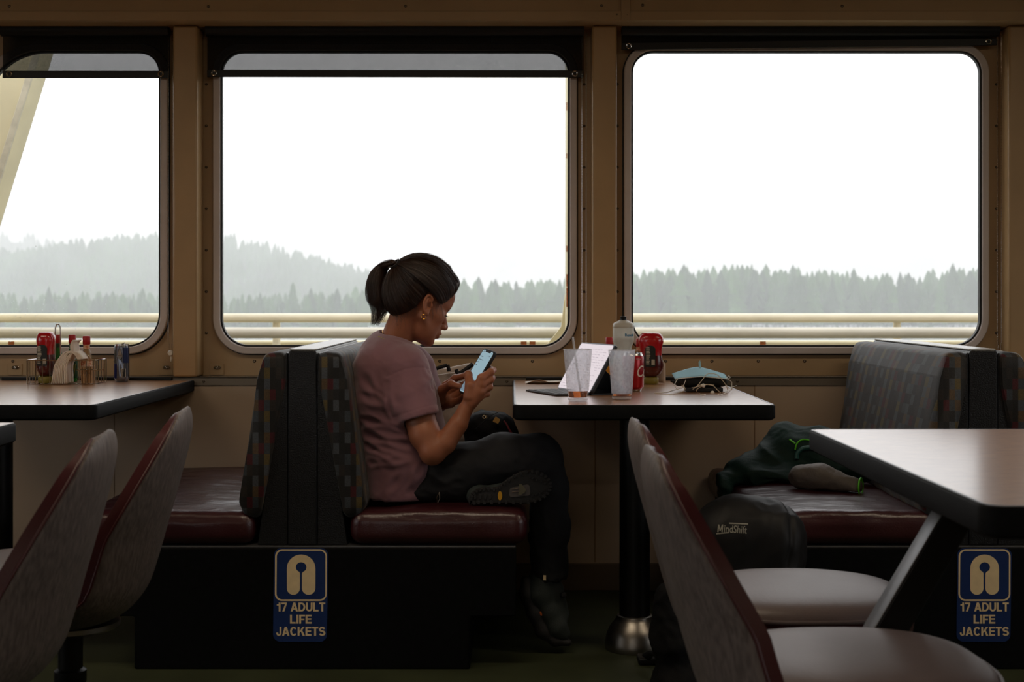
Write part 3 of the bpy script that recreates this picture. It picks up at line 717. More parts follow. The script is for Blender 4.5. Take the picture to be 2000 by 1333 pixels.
# ------------------------------------------------------------------ booth benches
SB = 3.846
def bx(px): return (px-1000)/702.0        # pixels on the benches' front plane -> metres
def bz(py): return ZE-(py-HY)/702.0
CX = -.584
def cushion_seat(x0, x1, y0, y1, z0, z1, seed, dips=()):
    f = Field((x0-.02, y0-.02, z0-.02), (x1+.02, y1+.02, z1+.04), .0075)
    cx, cy, cz = (x0+x1)/2, (y0+y1)/2, (z0+z1)/2
    f.box((cx, cy, cz), ((x1-x0)/2, (y1-y0)/2, (z1-z0)/2), .034, k=0)
    f.ell((cx, cy, z1-.018), ((x1-x0)*.46, (y1-y0)*.48, .036), k=.03)
    def d(V, n):
        up = np.clip((V[:, 2]-(z0+.04))/.05, 0, 1)
        u = .0022*wob(V*np.array([1, 2.2, 1]), 3.2, seed, True)*up+.0012*wob(V, 9, seed+1)
        for (dx, dy, dr, dd) in dips: u -= dd*np.exp(-((V[:, 0]-dx)**2+(V[:, 1]-dy)**2)/dr**2)*up
        # stitched seam just below the top edge
        u -= .0022*np.exp(-((V[:, 2]-(z1-.022))/.0028)**2)*(1-np.clip(n[:, 2], 0, 1))
        return u
    return f.mesh(1, d)
def back_cushion(poly, y0, y1, seed):
    """fabric back pad: rounded end profile swept along the bench with slight gathers"""
    pts = roundpoly(poly, [.022]*len(poly), 5); n = len(pts); cx = sum(p[0] for p in pts)/n; cz = sum(p[1] for p in pts)/n
    dense = []
    for i in range(n):
        a, b = Vector(pts[i]), Vector(pts[(i+1) % n]); m = max(1, int((b-a).length/.02))
        dense += [a+(b-a)*k/m for k in range(m)]
    rows = []; ys = [y0, y0+.003, y0+.010]+[y0+.022+(y1-.022-(y0+.022))*k/60 for k in range(61)]+[y1-.010, y1-.003, y1]
    rr = random.Random(seed)
    for y in ys:
        e = min(y-y0, y1-y); ins = .012*(1-min(1, e/.022))**2 if e < .022 else 0
        pf = 1+.006*math.sin((y-y0)*60+math.sin(y*17))*min(1, max(0, (e-.02)*10))
        row = []
        for p in dense:
            dx, dz = p.x-cx, p.y-cz; L = math.hypot(dx, dz); q = max(0, 1-ins/L)*pf if L > .02 else 1
            row.append((cx+dx*(1-ins/max(abs(dx), .02) if False else q), y, cz+dz*(1-ins/max(L, .02))))
        rows.append(row)
    return MB().loops(rows)
def bench(name, cx, label, dips):
    t = thing(name, label, 'bench', (cx, SB, 0), 'double sided booth benches along the windows')
    S = lambda px: cx+(bx(px)-CX)
    def mir(poly): return [(2*cx-a, b) for a, b in poly][::-1]
    y0, y1 = SB, 4.887
    prof = [(S(262), 0), (S(918), 0), (S(918), bz(1205)), (S(1008), bz(1205)), (S(1008), bz(1070)), (2*cx-S(1008), bz(1070)), (2*cx-S(1008), bz(1205)), (S(262), bz(1205))]
    mesh_obj('bench_base', MB().prism(prof, y0, y1), M['blacktex'], t, bevel=.005)
    mesh_obj('base_lip', MB().box((2*cx-S(1007), y0+.002, bz(1070)+.0002), (S(1007), y1, bz(1067))), M['greymetal'], t)
    zt0 = bz(1066)
    # centre frame: two wedge cheeks and a middle panel
    mid = [(S(562), zt0), (S(618), zt0), (S(618), bz(700)), (S(617), bz(688)), (S(614), bz(684)), (S(567), bz(684)), (S(563), bz(688)), (S(562), bz(700))]
    mesh_obj('centre_panel', MB().prism(mid, y0+.004, y1-.01), M['blackframe'], t, bevel=.011, seg=4)
    wr = [(S(619), zt0), (S(678), zt0), (S(640), bz(800)), (S(623), bz(690)), (S(619), bz(690))]
    mesh_obj('side_panel', MB().prism(wr, y0+.008, y1-.01), M['blackframe'], t, bevel=.002)
    mesh_obj('side_panel', MB().prism(mir(wr), y0+.008, y1-.01), M['blackframe'], t, bevel=.002)
    mesh_obj('top_plate', MB().box((S(563.5), y0+.02, bz(684.6)), (S(617), y1-.02, bz(682))), M['plate'], t, bevel=.001)
    bc = [(S(672), bz(1016)), (S(704), bz(1010)), (S(715), bz(985)), (S(703), bz(905)), (S(686), bz(790)), (S(678), bz(735)), (S(664), bz(690)), (S(621), bz(686)), (S(622), bz(745)), (S(640), bz(850))]
    mesh_obj('back_cushion', back_cushion(bc, y0-.004, y1-.005, 1), M['weave'], t, smooth=True, sharp=60)
    mesh_obj('back_cushion', back_cushion(mir(bc), y0-.004, y1-.005, 2), M['weave'], t, smooth=True, sharp=60)
    x0, x1 = S(683), S(1030)
    mesh_obj('seat_cushion', cushion_seat(x0, x1, y0-.012, y1-.006, zt0+.001, bz(997), 3, dips[0]), M['maroon'], t, smooth=True)
    mesh_obj('seat_cushion', cushion_seat(2*cx-x1, 2*cx-x0, y0-.012, y1-.006, zt0+.001, bz(1000), 5, dips[1]), M['maroon'], t, smooth=True)
    return t
bench('booth_bench', CX, 'double sided booth bench that the person sits on', ([(-.36, 4.1, .16, .022)], [(-.86, 4.25, .12, .008), (-.8, 4.5, .1, .008)]))
PITCH = bx(1920)-bx(588)
bench('booth_bench', CX+PITCH, 'double sided booth bench with the green jacket thrown on it', ([], [(.9, 4.3, .2, .012), (1.02, 4.1, .15, .006)]))

def life_sign(cx, label):
    t = thing('life_jacket_sign', label, 'sign', (cx, SB-.001, bz(1254)), 'life jacket signs on the bench bases')
    u = 1/702.0; y = SB-.0005; k = .8625    # crop pixels -> metres on the plate
    def q(a, b): return (cx+(a-513)/5.795*u, bz(1050+b/5.795))
    plate = roundpoly([q(197, 1181), q(806, 1183), q(824, 126), q(210, 124)], [14*u, 14*u, 13*u, 13*u], 8)
    mesh_obj('plate', MB().prism(plate, y-.0015, y), M['signblue'], t)
    o = roundpoly([q(218, 720), q(806, 720), q(808, 134), q(222, 134)], [14*u]*4, 8); i_ = roundpoly([q(237, 702), q(789, 702), q(791, 152), q(241, 152)], [11*u]*4, 8)
    mesh_obj('border_line', MB().ring(o, i_, y-.0020, y-.0015), M['signcream'], t)
    # life jacket: arch with a keyhole
    L = []
    for a in range(0, 181, 9): L.append((516+162*math.cos(R(a)), 355-160*math.sin(R(a))))           # right to left over the top
    for a in range(180, 361, 12): L.append((428+74*math.cos(R(a)), 575-74*math.sin(R(a))))            # left foot
    hole = []
    for a in range(250, -71, -10): hole.append((516+60*math.cos(R(a)), 338-56*math.sin(R(a))))
    L += [(502, 410)]+hole+[(526, 410)]
    for a in range(180, 361, 12): L.append((601+76*math.cos(R(a)), 575-74*math.sin(R(a))))
    poly = [q(a, b) for a, b in L]
    cu = MB().prism(poly, y-.0020, y-.0015); o2 = mesh_obj('jacket_symbol', cu, M['signcream'], t)
    bm = bmesh.new(); bm.from_mesh(o2.data); bmesh.ops.triangulate(bm, faces=[f for f in bm.faces if len(f.verts) > 4]); bm.to_mesh(o2.data); bm.free()
    for s_, py, w in (('17 ADULT', 838, 552), ('LIFE', 976, 246), ('JACKETS', 1114, 556)):
        b0 = q(513, py); mesh_obj('lettering', stencil(s_, w/5.795*u, 101/5.795*u, b0[0], b0[1], y-.0021), M['signcream'], t)
life_sign(CX-.003, 'blue life jacket sign below the seated person, reading 17 ADULT LIFE JACKETS')
life_sign(CX+PITCH, 'blue life jacket sign partly hidden behind the slanted table leg')

# ------------------------------------------------------------------ tables
ZT = .745
def table_top(t, x0, x1, y0, y1, th=.042, r=(.03, .03, .004, .004), inlay=None, zt=ZT):
    lp = rrect(x0, y0, x1, y1, 0, 8, rs=r)
    e = .009; li = rrect(x0+e, y0+e, x1-e, y1-e, 0, 8, rs=tuple(max(.002, q-e) for q in r))
    g = MB(); n = len(lp)
    def lv(loop, z): return [(a, b, z) for a, b in loop]
    rows = [lv(li, zt-th), lv(lp, zt-th+.006), lv(lp, zt-.004), lv(rrect(x0+.002, y0+.002, x1-.002, y1-.002, 0, 8, rs=tuple(max(.002, q-.002) for q in r)), zt-.001), lv(li, zt-.0002)]
    o = mesh_obj('edge_band', g.loops(rows), M['blacktex'], t, smooth=True, sharp=50)
    mesh_obj('laminate_top', MB().add([(a, b, zt) for a, b in li]+[(a, b, zt-.004) for a, b in li], [tuple(range(len(li)))]+[(i, (i+1) % len(li), (i+1) % len(li)+len(li), i+len(li)) for i in range(len(li))]), M['table'], t)
    mesh_obj('edge_trim', MB().ring([(a, b) for a, b in rrect(x0+e*.45, y0+e*.45, x1-e*.45, y1-e*.45, 0, 8, rs=tuple(max(.002, q-e*.45) for q in r))], li, zt-.002, zt+.0006, axis='Z'), M['greymetal'], t)
def pedestal(t, x, y, ztop, rc=.045, bell=True):
    mesh_obj('column', MB().tube([(x, y, .09), (x, y, .4), (x, y, ztop)], rc, 28), M['blackpaint'], t, smooth=True)
    prof = [(.086, 0), (.088, .004), (.0875, .02), (.083, .045), (.073, .066), (.060, .082), (.054, .09), (.052, .098), (rc+.001, .1)]
    mesh_obj('base_bell', MB().lathe(prof, 40, c=(x, y, 0), capt=False), M['steel'], t, smooth=True)
    mesh_obj('mounting_plate', MB().box((x-.055, y-.1, ztop-.006), (x+.055, y+.1, ztop)), M['blackpaint'], t, bevel=.002)
t = thing('dining_table', 'wood topped booth table carrying the cups and the propped tablet', 'table', (.36, 4.08, 0), 'wood laminate tables with black edges')
table_top(t, .002, .714, 3.722, 4.89); pedestal(t, .362, 4.08, ZT-.042)
mesh_obj('wall_cleat', MB().box((.05, 4.872, ZT), (.63, 4.891, ZT+.012)), M['blackpaint'], t, bevel=.002)
t = thing('dining_table', 'wood topped booth table at the far left with the wire condiment caddy', 'table', (-1.6, 4.08, 0), 'wood laminate tables with black edges')
table_top(t, -1.835, -1.123, 3.722, 4.89); pedestal(t, -1.52, 4.08, ZT-.042)
mesh_obj('wall_cleat', MB().box((-1.8, 4.872, ZT), (-1.2, 4.891, ZT+.012)), M['blackpaint'], t, bevel=.002)
t = thing('dining_table', 'wood topped table in the right foreground on a slanted black leg', 'table', (1.1, 2.5, 0), 'wood laminate tables with black edges')
table_top(t, .645, 1.55, 1.885, 3.03, th=.046, r=(.035, .035, .035, .035))
# slanted black leg; sky sheen on its left face put into a grey strip
l0 = Vector((.81, 2.45, ZT-.046)); l1 = Vector((.52, 2.45, 0.0))
def slab(p, q, w, d, off=0):
    return [(p[0]+off, p[2]), (p[0]+off+w, p[2]), (q[0]+off+w, q[2]), (q[0]+off, q[2])]
dA = 2.40
pa = (pxX(1868, dA), 0, ZT-.047); sl = (pxX(1742, dA)-pxX(1868, dA))/(pxZ(1235, dA)-pxZ(1022, dA))
pb = (pa[0]+sl*(0-pa[2]), 0, 0.0)
mesh_obj('slanted_leg', MB().prism(slab(pa, pb, .062, 0, .0025), dA, dA+.058), M['blackpaint'], t, bevel=.003)
mesh_obj('leg_face_sheen', MB().prism(slab(pa, pb, .003, 0, 0), dA+.001, dA+.057), M['greymetal'], t, bevel=.002)
mesh_obj('top_bracket', MB().box((pa[0]-.05, dA-.04, ZT-.053), (pa[0]+.5, dA+.12, ZT-.0465)), M['blackpaint'], t, bevel=.002)
mesh_obj('foot_plate', MB().box((pb[0]-.04, dA-.04, 0), (pb[0]+.3, dA+.12, .012)), M['blackpaint'], t, bevel=.002)
t = thing('dining_table', 'table at the left picture edge, only its far corner showing', 'table', (-1.4, 2.6, 0), 'wood laminate tables with black edges')
table_top(t, -2.1, -1.138, 2.0, 3.2, th=.046, r=(.035, .035, .035, .035))
pedestal(t, -1.215, 3.05, ZT-.046, rc=.045)

# ------------------------------------------------------------------ shell chairs
PROF = [(-.247, .797, .022), (-.249, .794, .062), (-.2515, .784, .098), (-.2535, .766, .130), (-.2525, .740, .156), (-.243, .69, .184), (-.222, .61, .213), (-.200, .53, .227), (-.180, .46, .234), (-.158, .40, .237), (-.118, .358, .237), (-.05, .335, .236), (.06, .326, .232), (.15, .330, .218), (.215, .342, .18), (.255, .362, .10)]
def shell_rows(off0, inset=0, upto=None, N=16, sub=5):
    prof = PROF[:upto] if upto else PROF; P_ = []
    m = len(prof)
    for i in range(m-1):
        for s_ in range(sub):
            f = s_/sub; a = prof[max(i-1, 0)]; b = prof[i]; c = prof[i+1]; d = prof[min(i+2, m-1)]
            P_.append(tuple(.5*((2*b[k])+(-a[k]+c[k])*f+(2*a[k]-5*b[k]+4*c[k]-d[k])*f*f+(-a[k]+3*b[k]-3*c[k]+d[k])*f**3) for k in range(3)))
    P_.append(prof[-1]); rows = []
    for i, (x, z, w) in enumerate(P_):
        a = P_[max(i-1, 0)]; b = P_[min(i+1, len(P_)-1)]; tx, tz = b[0]-a[0], b[1]-a[1]; L = math.hypot(tx, tz); tx /= L; tz /= L
        nx, nz = -tz, tx          # toward the sitter
        curl = .010+.068*min(1, max(0, (.79-z)/.27)) if z > .42 else .078-.05*min(1, max(0, (x+.15)/.35))
        off = off0(z) if callable(off0) else off0
        row = []
        for k in range(-N, N+1):
            u = k/N; c = curl*abs(u)**2.3; e = off*(1-(abs(u)**9)*.12) if off > .0085 else off
            y = (w-inset)*math.copysign(abs(u)**.92, u)
            row.append((x+nx*(c+e), y, z+nz*(c+e)))
        rows.append(row)
    return rows
def closed(ra, rb):
    m = len(ra); n = len(ra[0]); g = MB()
    idx = lambda s_, i, k: s_*m*n+i*n+k
    vs = [p for r_ in ra for p in r_]+[p for r_ in rb for p in r_]; fs = []
    for i in range(m-1):
        for k in range(n-1):
            fs.append((idx(0, i, k), idx(0, i, k+1), idx(0, i+1, k+1), idx(0, i+1, k))); fs.append((idx(1, i, k), idx(1, i+1, k), idx(1, i+1, k+1), idx(1, i, k+1)))
    for i in range(m-1):
        for k in (0, n-1): fs.append((idx(0, i, k), idx(1, i, k), idx(1, i+1, k), idx(0, i+1, k)))
    for k in range(n-1):
        for i in (0, m-1): fs.append((idx(0, i, k), idx(1, i, k), idx(1, i, k+1), idx(0, i, k+1)))
    return g.add(vs, fs)
def make_chair(label):
    t = thing('shell_chair', label, 'chair', (0, 0, 0), 'swivel shell chairs in the foreground')
    mesh_obj('back_shell', closed(shell_rows(0), shell_rows(.006)), M['backgrey'], t, smooth=True, sharp=60)
    inner = lambda z: .009+.025*(1-math.exp(-max(0, .800-z)/.03))
    bcu = mesh_obj('back_pad', closed(shell_rows(.0065, -.0015, 12), shell_rows(inner, .004, 12)), M['maroon2'], t, smooth=True, sharp=50)
    rows = shell_rows(.0075, -.002)
    for s_, kk in ((0, 0), (1, -1)):
        mesh_obj('piping', MB().tube([r_[kk] for r_ in rows[7:60]], .0028, 8), M['maroon2'], bcu, smooth=True)
    # seat pad
    def se(sx, sy, cx, n=56, p=2.6):
        o = []
        for k in range(n):
            a = 2*math.pi*k/n; c, s_ = math.cos(a), math.sin(a)
            x = math.copysign(abs(c)**(2/p), c); y = math.copysign(abs(s_)**(2/p), s_)
            o.append((cx+sx*x, sy*y*(1-.06*max(0, x)**2)))
        return o
    def lay(L_): return [[(a, b, z+dz*(a-.03)) for a, b in se(sx, sy, .080)] for sx, sy, z, dz in L_]
    side = lay([(.185, .182, .372, 0), (.200, .198, .378, 0), (.209, .208, .394, 0), (.213, .212, .415, .01), (.214, .214, .440, .01)])
    sp = mesh_obj('seat_pad', MB().loops(side), M['maroon2'], t, smooth=True, sharp=60)
    top = lay([(.214, .214, .440, .01), (.209, .210, .450, .01), (.194, .196, .460, .01), (.165, .167, .467, .005), (.12, .122, .471, 0), (.07, .065, .472, 0), (.02, .02, .4725, 0)])
    mesh_obj('seat_top', MB().loops(top), M['seatglare'], t, smooth=True, sharp=60)
    mesh_obj('piping', MB().tube([(a*1.0, b, .441+.01*(a-.03)) for a, b in se(.2165, .2165, .080)], .0038, 8, closed=True), M['seatglare'], sp, smooth=True)
    mesh_obj('swivel_plate', MB().lathe([(.10, .322), (.105, .326), (.105, .336), (.09, .340)], 28), M['steel'], t, smooth=True)
    mesh_obj('pedestal', MB().lathe([(.03, .03), (.03, .20), (.034, .205), (.034, .23), (.026, .235), (.026, .322)], 24), M['blackpaint'], t, smooth=True)
    mesh_obj('floor_base', MB().lathe([(.20, 0), (.205, .006), (.19, .016), (.10, .028), (.04, .042), (.031, .05)], 40), M['blackpaint'], t, smooth=True)
    return t
ch = make_chair('nearest shell chair in the right foreground, showing its whole seat')
specs = [((.462, 2.2, 0), 0, None),
         ((.484, 2.72, 0), 0, 'second shell chair on the right, tucked behind the nearest one'),
         ((-.952, 2.98, 0), 186, 'left shell chair nearer the windows, before the maroon bench seat'),
         ((-.966, 2.44, 0), 186, 'left shell chair nearest the camera at the lower left corner')]
for i, (loc, rz, lab) in enumerate(specs):
    o = ch if i == 0 else copy_tree(ch)
    o.location = loc; o.rotation_euler.z = R(rz)
    if lab: o['label'] = lab
# ------------------------------------------------------------------ the seated person
def blend(A, B, k):
    a, b = A.F, B.F; hh = np.maximum(k-np.abs(a-b), 0)/k; A.F = np.minimum(a, b)-hh*hh*k*.25
skin = mat('tanned_skin', (154, 96, 69), .46, spec=.45, bump=.12, bscale=260, var=.07, vscale=28, sss=.12)
hair_m = mat('brown_hair', (46, 27, 17), .36, spec=.6, var=.3, vscale=60, bump=.4, bscale=900)
shirt_m = mat('mauve_jersey_shirt', (132, 94, 102), .8, spec=.25, sheen=.35, bump=.15, bscale=900, var=.04, vscale=6)
pants_m = mat('charcoal_trousers', (34, 34, 37), .75, spec=.3, bump=.2, bscale=500, var=.12, vscale=10)
shoe_m = mat('grey_green_shoe_fabric', (44, 51, 49), .7, bump=.3, bscale=400, var=.1)
sole_m = mat('dark_rubber_sole', (34, 33, 34), .65, bump=.4, bscale=120, var=.15)
person = thing('person', 'person in mauve t-shirt and dark trousers hunched over a phone on the bench', 'person', P(790, 990, 4.1))
# head frame
HS = .955
HT = Matrix.Translation((-.2795, 4.0915, 1.012)) @ Matrix.Rotation(R(29.5), 4, 'Z') @ Matrix.Rotation(R(21), 4, 'Y') @ Matrix.Scale(HS, 4)
HI = HT.inverted()
def hl(p): return HT @ Vector(p)
nb = HI @ P(763, 692, 4.115); nb2 = HI @ P(772, 760, 4.13)
f = Field((-.16, -.1, -.27), (.14, .1, .15), .0021)
f.ell((-.004, 0, .048), (.098, .074, .084), k=0)
f.ell((-.045, 0, .02), (.056, .06, .06), k=.03)
f.ell((.040, 0, -.012), (.053, .056, .074), k=.022)
f.cap((-.026, 0, -.02), nb, .046, .050, k=.022); f.cap(nb, nb2, .050, .08, k=.03)
for s_ in (-1, 1):
    f.cap((.004, s_*.056, -.035), (.064, s_*.018, -.089), .012, .012, k=.020)     # jaw
    f.ell((.052, s_*.044, -.014), (.024, .018, .022), k=.02); f.ell((.044, s_*.018, -.056), (.036, .032, .042), k=.02)                        # cheekbone
    f.cap((.084, s_*.012, .024), (.072, s_*.042, .026), .010, .010, k=.016)          # brow
    f.ell((.094, s_*.032, .004), (.014, .016, .0115), k=.012, op='sub')              # socket
    f.ell((.0735, s_*.031, .003), (.0145, .0145, .0130), k=.004)                      # lid over the eye
    f.ell((.1, s_*.0125, -.034), (.010, .0085, .008), k=.008)                        # nostril wing
    f.ell((.104, s_*.0075, -.0415), (.0045, .0035, .003), k=.003, op='sub')
f.ell((.083, 0, .055), (.018, .045, .03), k=.03)
f.ell((.075, 0, -.092), (.0155, .019, .014), k=.02)                                   # chin
f.cap((.0885, 0, .012), (.111, 0, -.026), .0085, .0092, k=.012)                       # nose
f.ell((.1125, 0, -.031), (.0095, .0105, .0085), k=.006)
f.ell((.086, 0, -.058), (.015, .026, .015), k=.015)
f.ell((.0985, 0, -.0565), (.0065, .021, .0058), k=.004)                               # upper lip
f.ell((.0955, 0, -.0685), (.0068, .018, .006), k=.004)                                # lower lip
f.ell((.104, 0, -.0622), (.008, .024, .0016), k=.003, op='sub')
for s_ in (-1, 1):                                                                    # ears
    Me = (Matrix.Rotation(R(-12), 3, 'Y') @ Matrix.Rotation(R(s_*4), 3, 'Z'))
    ec0 = Vector((-.005, s_*.0800, .003)); EP = lambda a, b, c: ec0+Me @ Vector((a, s_*b, c))
    f.ell(ec0, (.0150, .0042, .0275), Me, k=.005)
    f.ell(EP(.004, .004, -.002), (.0095, .0075, .0125), Me, k=.002, op='sub')
    f.ell(EP(.001, .0055, .013), (.0085, .0050, .0085), Me, k=.002, op='sub')
    rim = [EP(.0145*math.cos(R(q)), .0035, .0275*math.sin(R(q))) for q in range(30, 265, 18)]
    f.chain(rim, [.0031]*len(rim), k=.003)
    f.chain([EP(-.007, .003, -.012), EP(-.0075, .0035, .003), EP(-.002, .003, .014)], [.0026]*3, k=.003)
    f.ell(EP(.0125, .002, -.003), (.0035, .0035, .0055), Me, k=.003)
    f.ell(EP(.0, .001, -.0285), (.0075, .0042, .0095), Me, k=.005)
headm = f.mesh(1, None, HT)
# phone frame
PC = P(933, 728, 3.97); pr = Vector((.46, -.88, -.13)).normalized(); pu = Vector((.5, .15, .85)); pu = (pu-pr*pu.dot(pr)).normalized(); pn = pr.cross(pu).normalized()
def ph(a, b, c): return PC+pr*a+pu*b+pn*c
# right arm and hand
f = Field((-.36, 3.80, .50), (.02, 4.08, .93), .0021)
f.chain([P(802, 735, 3.99), P(814, 800, 3.955), P(830, 850, 3.925), P(846, 879, 3.905)], [.046, .0455, .0435, .038], k=.01)
f.ell(P(843, 890, 3.905), (.028, .03, .026), k=.02)
wr = ph(.040, -.094, -.006)
f.chain([P(846, 882, 3.905), P(869, 866, 3.908), P(895, 829, 3.915), P(909, 800, 3.925), wr], [.036, .0315, .0265, .0205, .0185], k=.006)
def hand(f, wrist, mcp, pip, dip, tip, thumb, wr_r=.022):
    for i, (m, p, d, t) in enumerate(zip(mcp, pip, dip, tip)):
        r = (.0098, .0100, .0095, .0083)[i]
        f.chain([wrist.lerp(m, .15), m], [.0155, .0108], k=.008); f.chain([wrist.lerp(m, .45)+(m-wrist).cross(m-p).normalized()*0, m], [.011, .0115], k=.003)
        f.chain([m, p, d, t], [r*1.2, r, r*.92, r*.80], k=.0035)
        f.ell(p, (r*1.14,)*3, k=.004)
    for a, b in zip(mcp, mcp[1:]): f.cap(a, b, .0105, k=.006)
    c = sum(mcp, Vector())/4; f.cap(wrist.lerp(c, .15), wrist.lerp(c, .72), .0175, .018, k=.012)
    f.chain(thumb, [.0175, .0142, .0112, .0092], k=.005); f.ell(thumb[2], (.0122,)*3, k=.004)
mcp = [ph(.052, -.012, .008), ph(.055, -.028, -.001), ph(.054, -.044, -.010), ph(.050, -.060, -.018)]
pip = [ph(.047, .017, -.010), ph(.049, -.001, -.021), ph(.048, -.021, -.031), ph(.044, -.041, -.038)]
dip = [ph(.030, .027, -.024), ph(.030, .007, -.033), ph(.030, -.013, -.038), ph(.029, -.033, -.040)]
tip = [ph(.008, .028, -.0135), ph(.006, .009, -.0145), ph(.008, -.009, -.0155), ph(.012, -.028, -.0185)]
thumb = [ph(.046, -.075, .008), ph(.042, -.046, .022), ph(.014, -.022, .030), ph(-.014, -.020, .014)]
hand(f, wr, mcp, pip, dip, tip, thumb)
armR = f.mesh(1)
# left arm and hand
f = Field((-.36, 3.96, .55), (-.08, 4.40, .90), .0023)
wl = P(850, 796, 4.13)
f.chain([P(815, 740, 4.29), P(826, 850, 4.31), wl], [.046, .042, .024], k=.012)
mcp = [P(871, 753, 4.085), P(876, 765, 4.095), P(879, 778, 4.095), P(881, 789, 4.085)]
pip = [P(889, 739, 4.075), P(896, 754, 4.085), P(898, 769, 4.08), P(896, 783, 4.07)]
dip = [ph(-.042, .012, -.030), ph(-.042, -.012, -.032), ph(-.043, -.034, -.03), ph(-.043, -.055, -.028)]
tip = [ph(-.020, .012, -.0145), ph(-.019, -.010, -.0145), ph(-.022, -.030, -.0145), ph(-.024, -.049, -.0145)]
thumb = [P(857, 783, 4.08), P(865, 761, 4.045), P(881, 751, 4.01), ph(-.034, -.060, .012)]
hand(f, wl, mcp, pip, dip, tip, thumb)
armL = f.mesh(1)
f = Field((-.55, 3.9, .45), (-.15, 4.4, .96), .012)
for dy in (-.06, .06):
    f.chain([P(764, 735, 4.13+dy), P(776, 790, 4.13+dy), P(788, 850, 4.13+dy), P(788, 930, 4.13+dy)], [.09, .095, .09, .08], k=.03)
torso = f.mesh(1)
body = mesh_obj('body', joinVQ([headm, armR, armL, torso]), skin, person, smooth=True)

# shirt
lo, hi, h = (-.56, 3.83, .43), (-.12, 4.46, .985), .0040
f = Field(lo, hi, h)
for dy in (-.075, .075):
    f.chain([P(762, 732, 4.13+dy), P(772, 790, 4.13+dy), P(786, 850, 4.13+dy), P(787, 905, 4.13+dy), P(785, 955, 4.13+dy)], [.112, .118, .113, .102, .092], k=.05)
f.ell(P(790, 975, 4.13), (.085, .165, .07), k=.04)
f.cap(P(778, 905, 4.02), P(776, 990, 4.01), .090, .086, k=.04)
f.ell(P(812, 915, 4.0), (.06, .07, .045), k=.04)
f.chain([P(748, 690, 4.12), P(755, 715, 4.12)], [.062, .08], k=.05)
f.cap(P(763, 687, 4.115), P(765, 720, 4.12), .061, .086, k=.025)
f.cap(P(764, 714, 4.08), P(790, 724, 3.995), .076, .064, k=.04)
f.cap(P(768, 718, 4.16), P(800, 726, 4.27), .076, .062, k=.04)
f.ell(P(845, 915, 4.08), (.05, .06, .03), k=.05)
g = Field(lo, hi, h)
g.chain([P(789, 724, 3.995), P(801, 768, 3.965), P(817, 812, 3.935), P(828, 845, 3.92)], [.064, .0585, .0515, .050], k=.03)
d_ = (P(832, 845, 3.92)-P(812, 768, 3.965)).normalized(); d_ = Vector((.29, -.12, -.95)).normalized(); g.plane_cut(P(817, 817, 3.935), d_)
blend(f, g, .025)
g = Field(lo, hi, h)
g.chain([P(806, 718, 4.25), P(822, 770, 4.28), P(835, 815, 4.28)], [.066, .06, .056], k=.03)
g.plane_cut(P(835, 812, 4.28), d_); blend(f, g, .025)
# neck opening, seat contact and the open side of the sleeve
nk0, nk1 = P(764, 686, 4.115), hl((-.01, 0, -.02)); nax = (nk1-nk0).normalized()
f.cap(nk0+nax*.010, nk0+nax*.12, .053, .066, k=.006, op='sub')
def sleeve_gap(c, ax, r):
    f.cap(c-ax*.02, c+ax*.03, r, r, k=.0, op='sub')
sleeve_gap(P(818, 819, 3.932), d_, .047)
f.box((-.35, 4.1, .41), (.4, .5, .045), .002, k=.004, op='sub')
def shirt_fold(V, n):
    x, y, z = V[:, 0], V[:, 1], V[:, 2]
    u = np.zeros(len(V))
    def crease(a, b, w, dep, sd=0):
        a = np.array(a, float); b = np.array(b, float); v = b-a; t = np.clip(((V-a)@v)/(v@v), 0, 1)
        off = .006*np.sin(t*9+sd); q = a+t[:, None]*v; dist = np.linalg.norm((V-q)*np.array([1, .45, 1]), axis=1)+off*.6
        return 1.35*dep*(np.exp(-(dist/w)**2)-.6*np.exp(-((dist-1.9*w)/w)**2))*(.35+np.sin(np.pi*np.clip(t, .05, .95)))
    C = [((758, 748), (775, 835), .008, -.006), ((770, 760), (800, 850), .006, -.004), ((700, 770), (790, 800), .008, -.004), ((705, 820), (800, 835), .007, -.0045),
         ((712, 850), (815, 872), .008, -.006), ((716, 872), (800, 905), .007, -.005), ((725, 905), (815, 895), .007, -.0045), ((800, 905), (740, 985), .008, -.004), ((826, 900), (800, 960), .007, -.005),
         ((700, 730), (745, 780), .010, -.003), ((836, 715), (862, 790), .005, -.004), ((846, 745), (835, 800), .005, -.0035), ((822, 750), (808, 808), .006, -.003)]
    for i, (a, b, w, dep) in enumerate(C): u += crease(P(*a, 3.95), P(*b, 3.95), w, dep, i)
    # armhole seam
    c = np.array(P(803, 728, 3.97)); ax = np.array((P(820, 795, 3.94)-P(792, 700, 4.0)).normalized()); t = (V-c)@ax
    u -= .0018*np.exp(-((t-.004)/.0022)**2)*(y < 4.06)*(x > -.36)
    # hem stitch of the sleeve
    c = np.array(P(825, 812, 3.935)); ax = np.array(d_); t = (V-c)@ax
    m = (np.linalg.norm(V-c, axis=1) < .085)
    u -= .0014*np.exp(-((t+.018)/.002)**2)*m
    return u+.0028*wob(V*np.array([1, .6, 1]), 5, 4, True)
shirt = mesh_obj('t_shirt', f.mesh(1, shirt_fold), shirt_m, person, smooth=True)
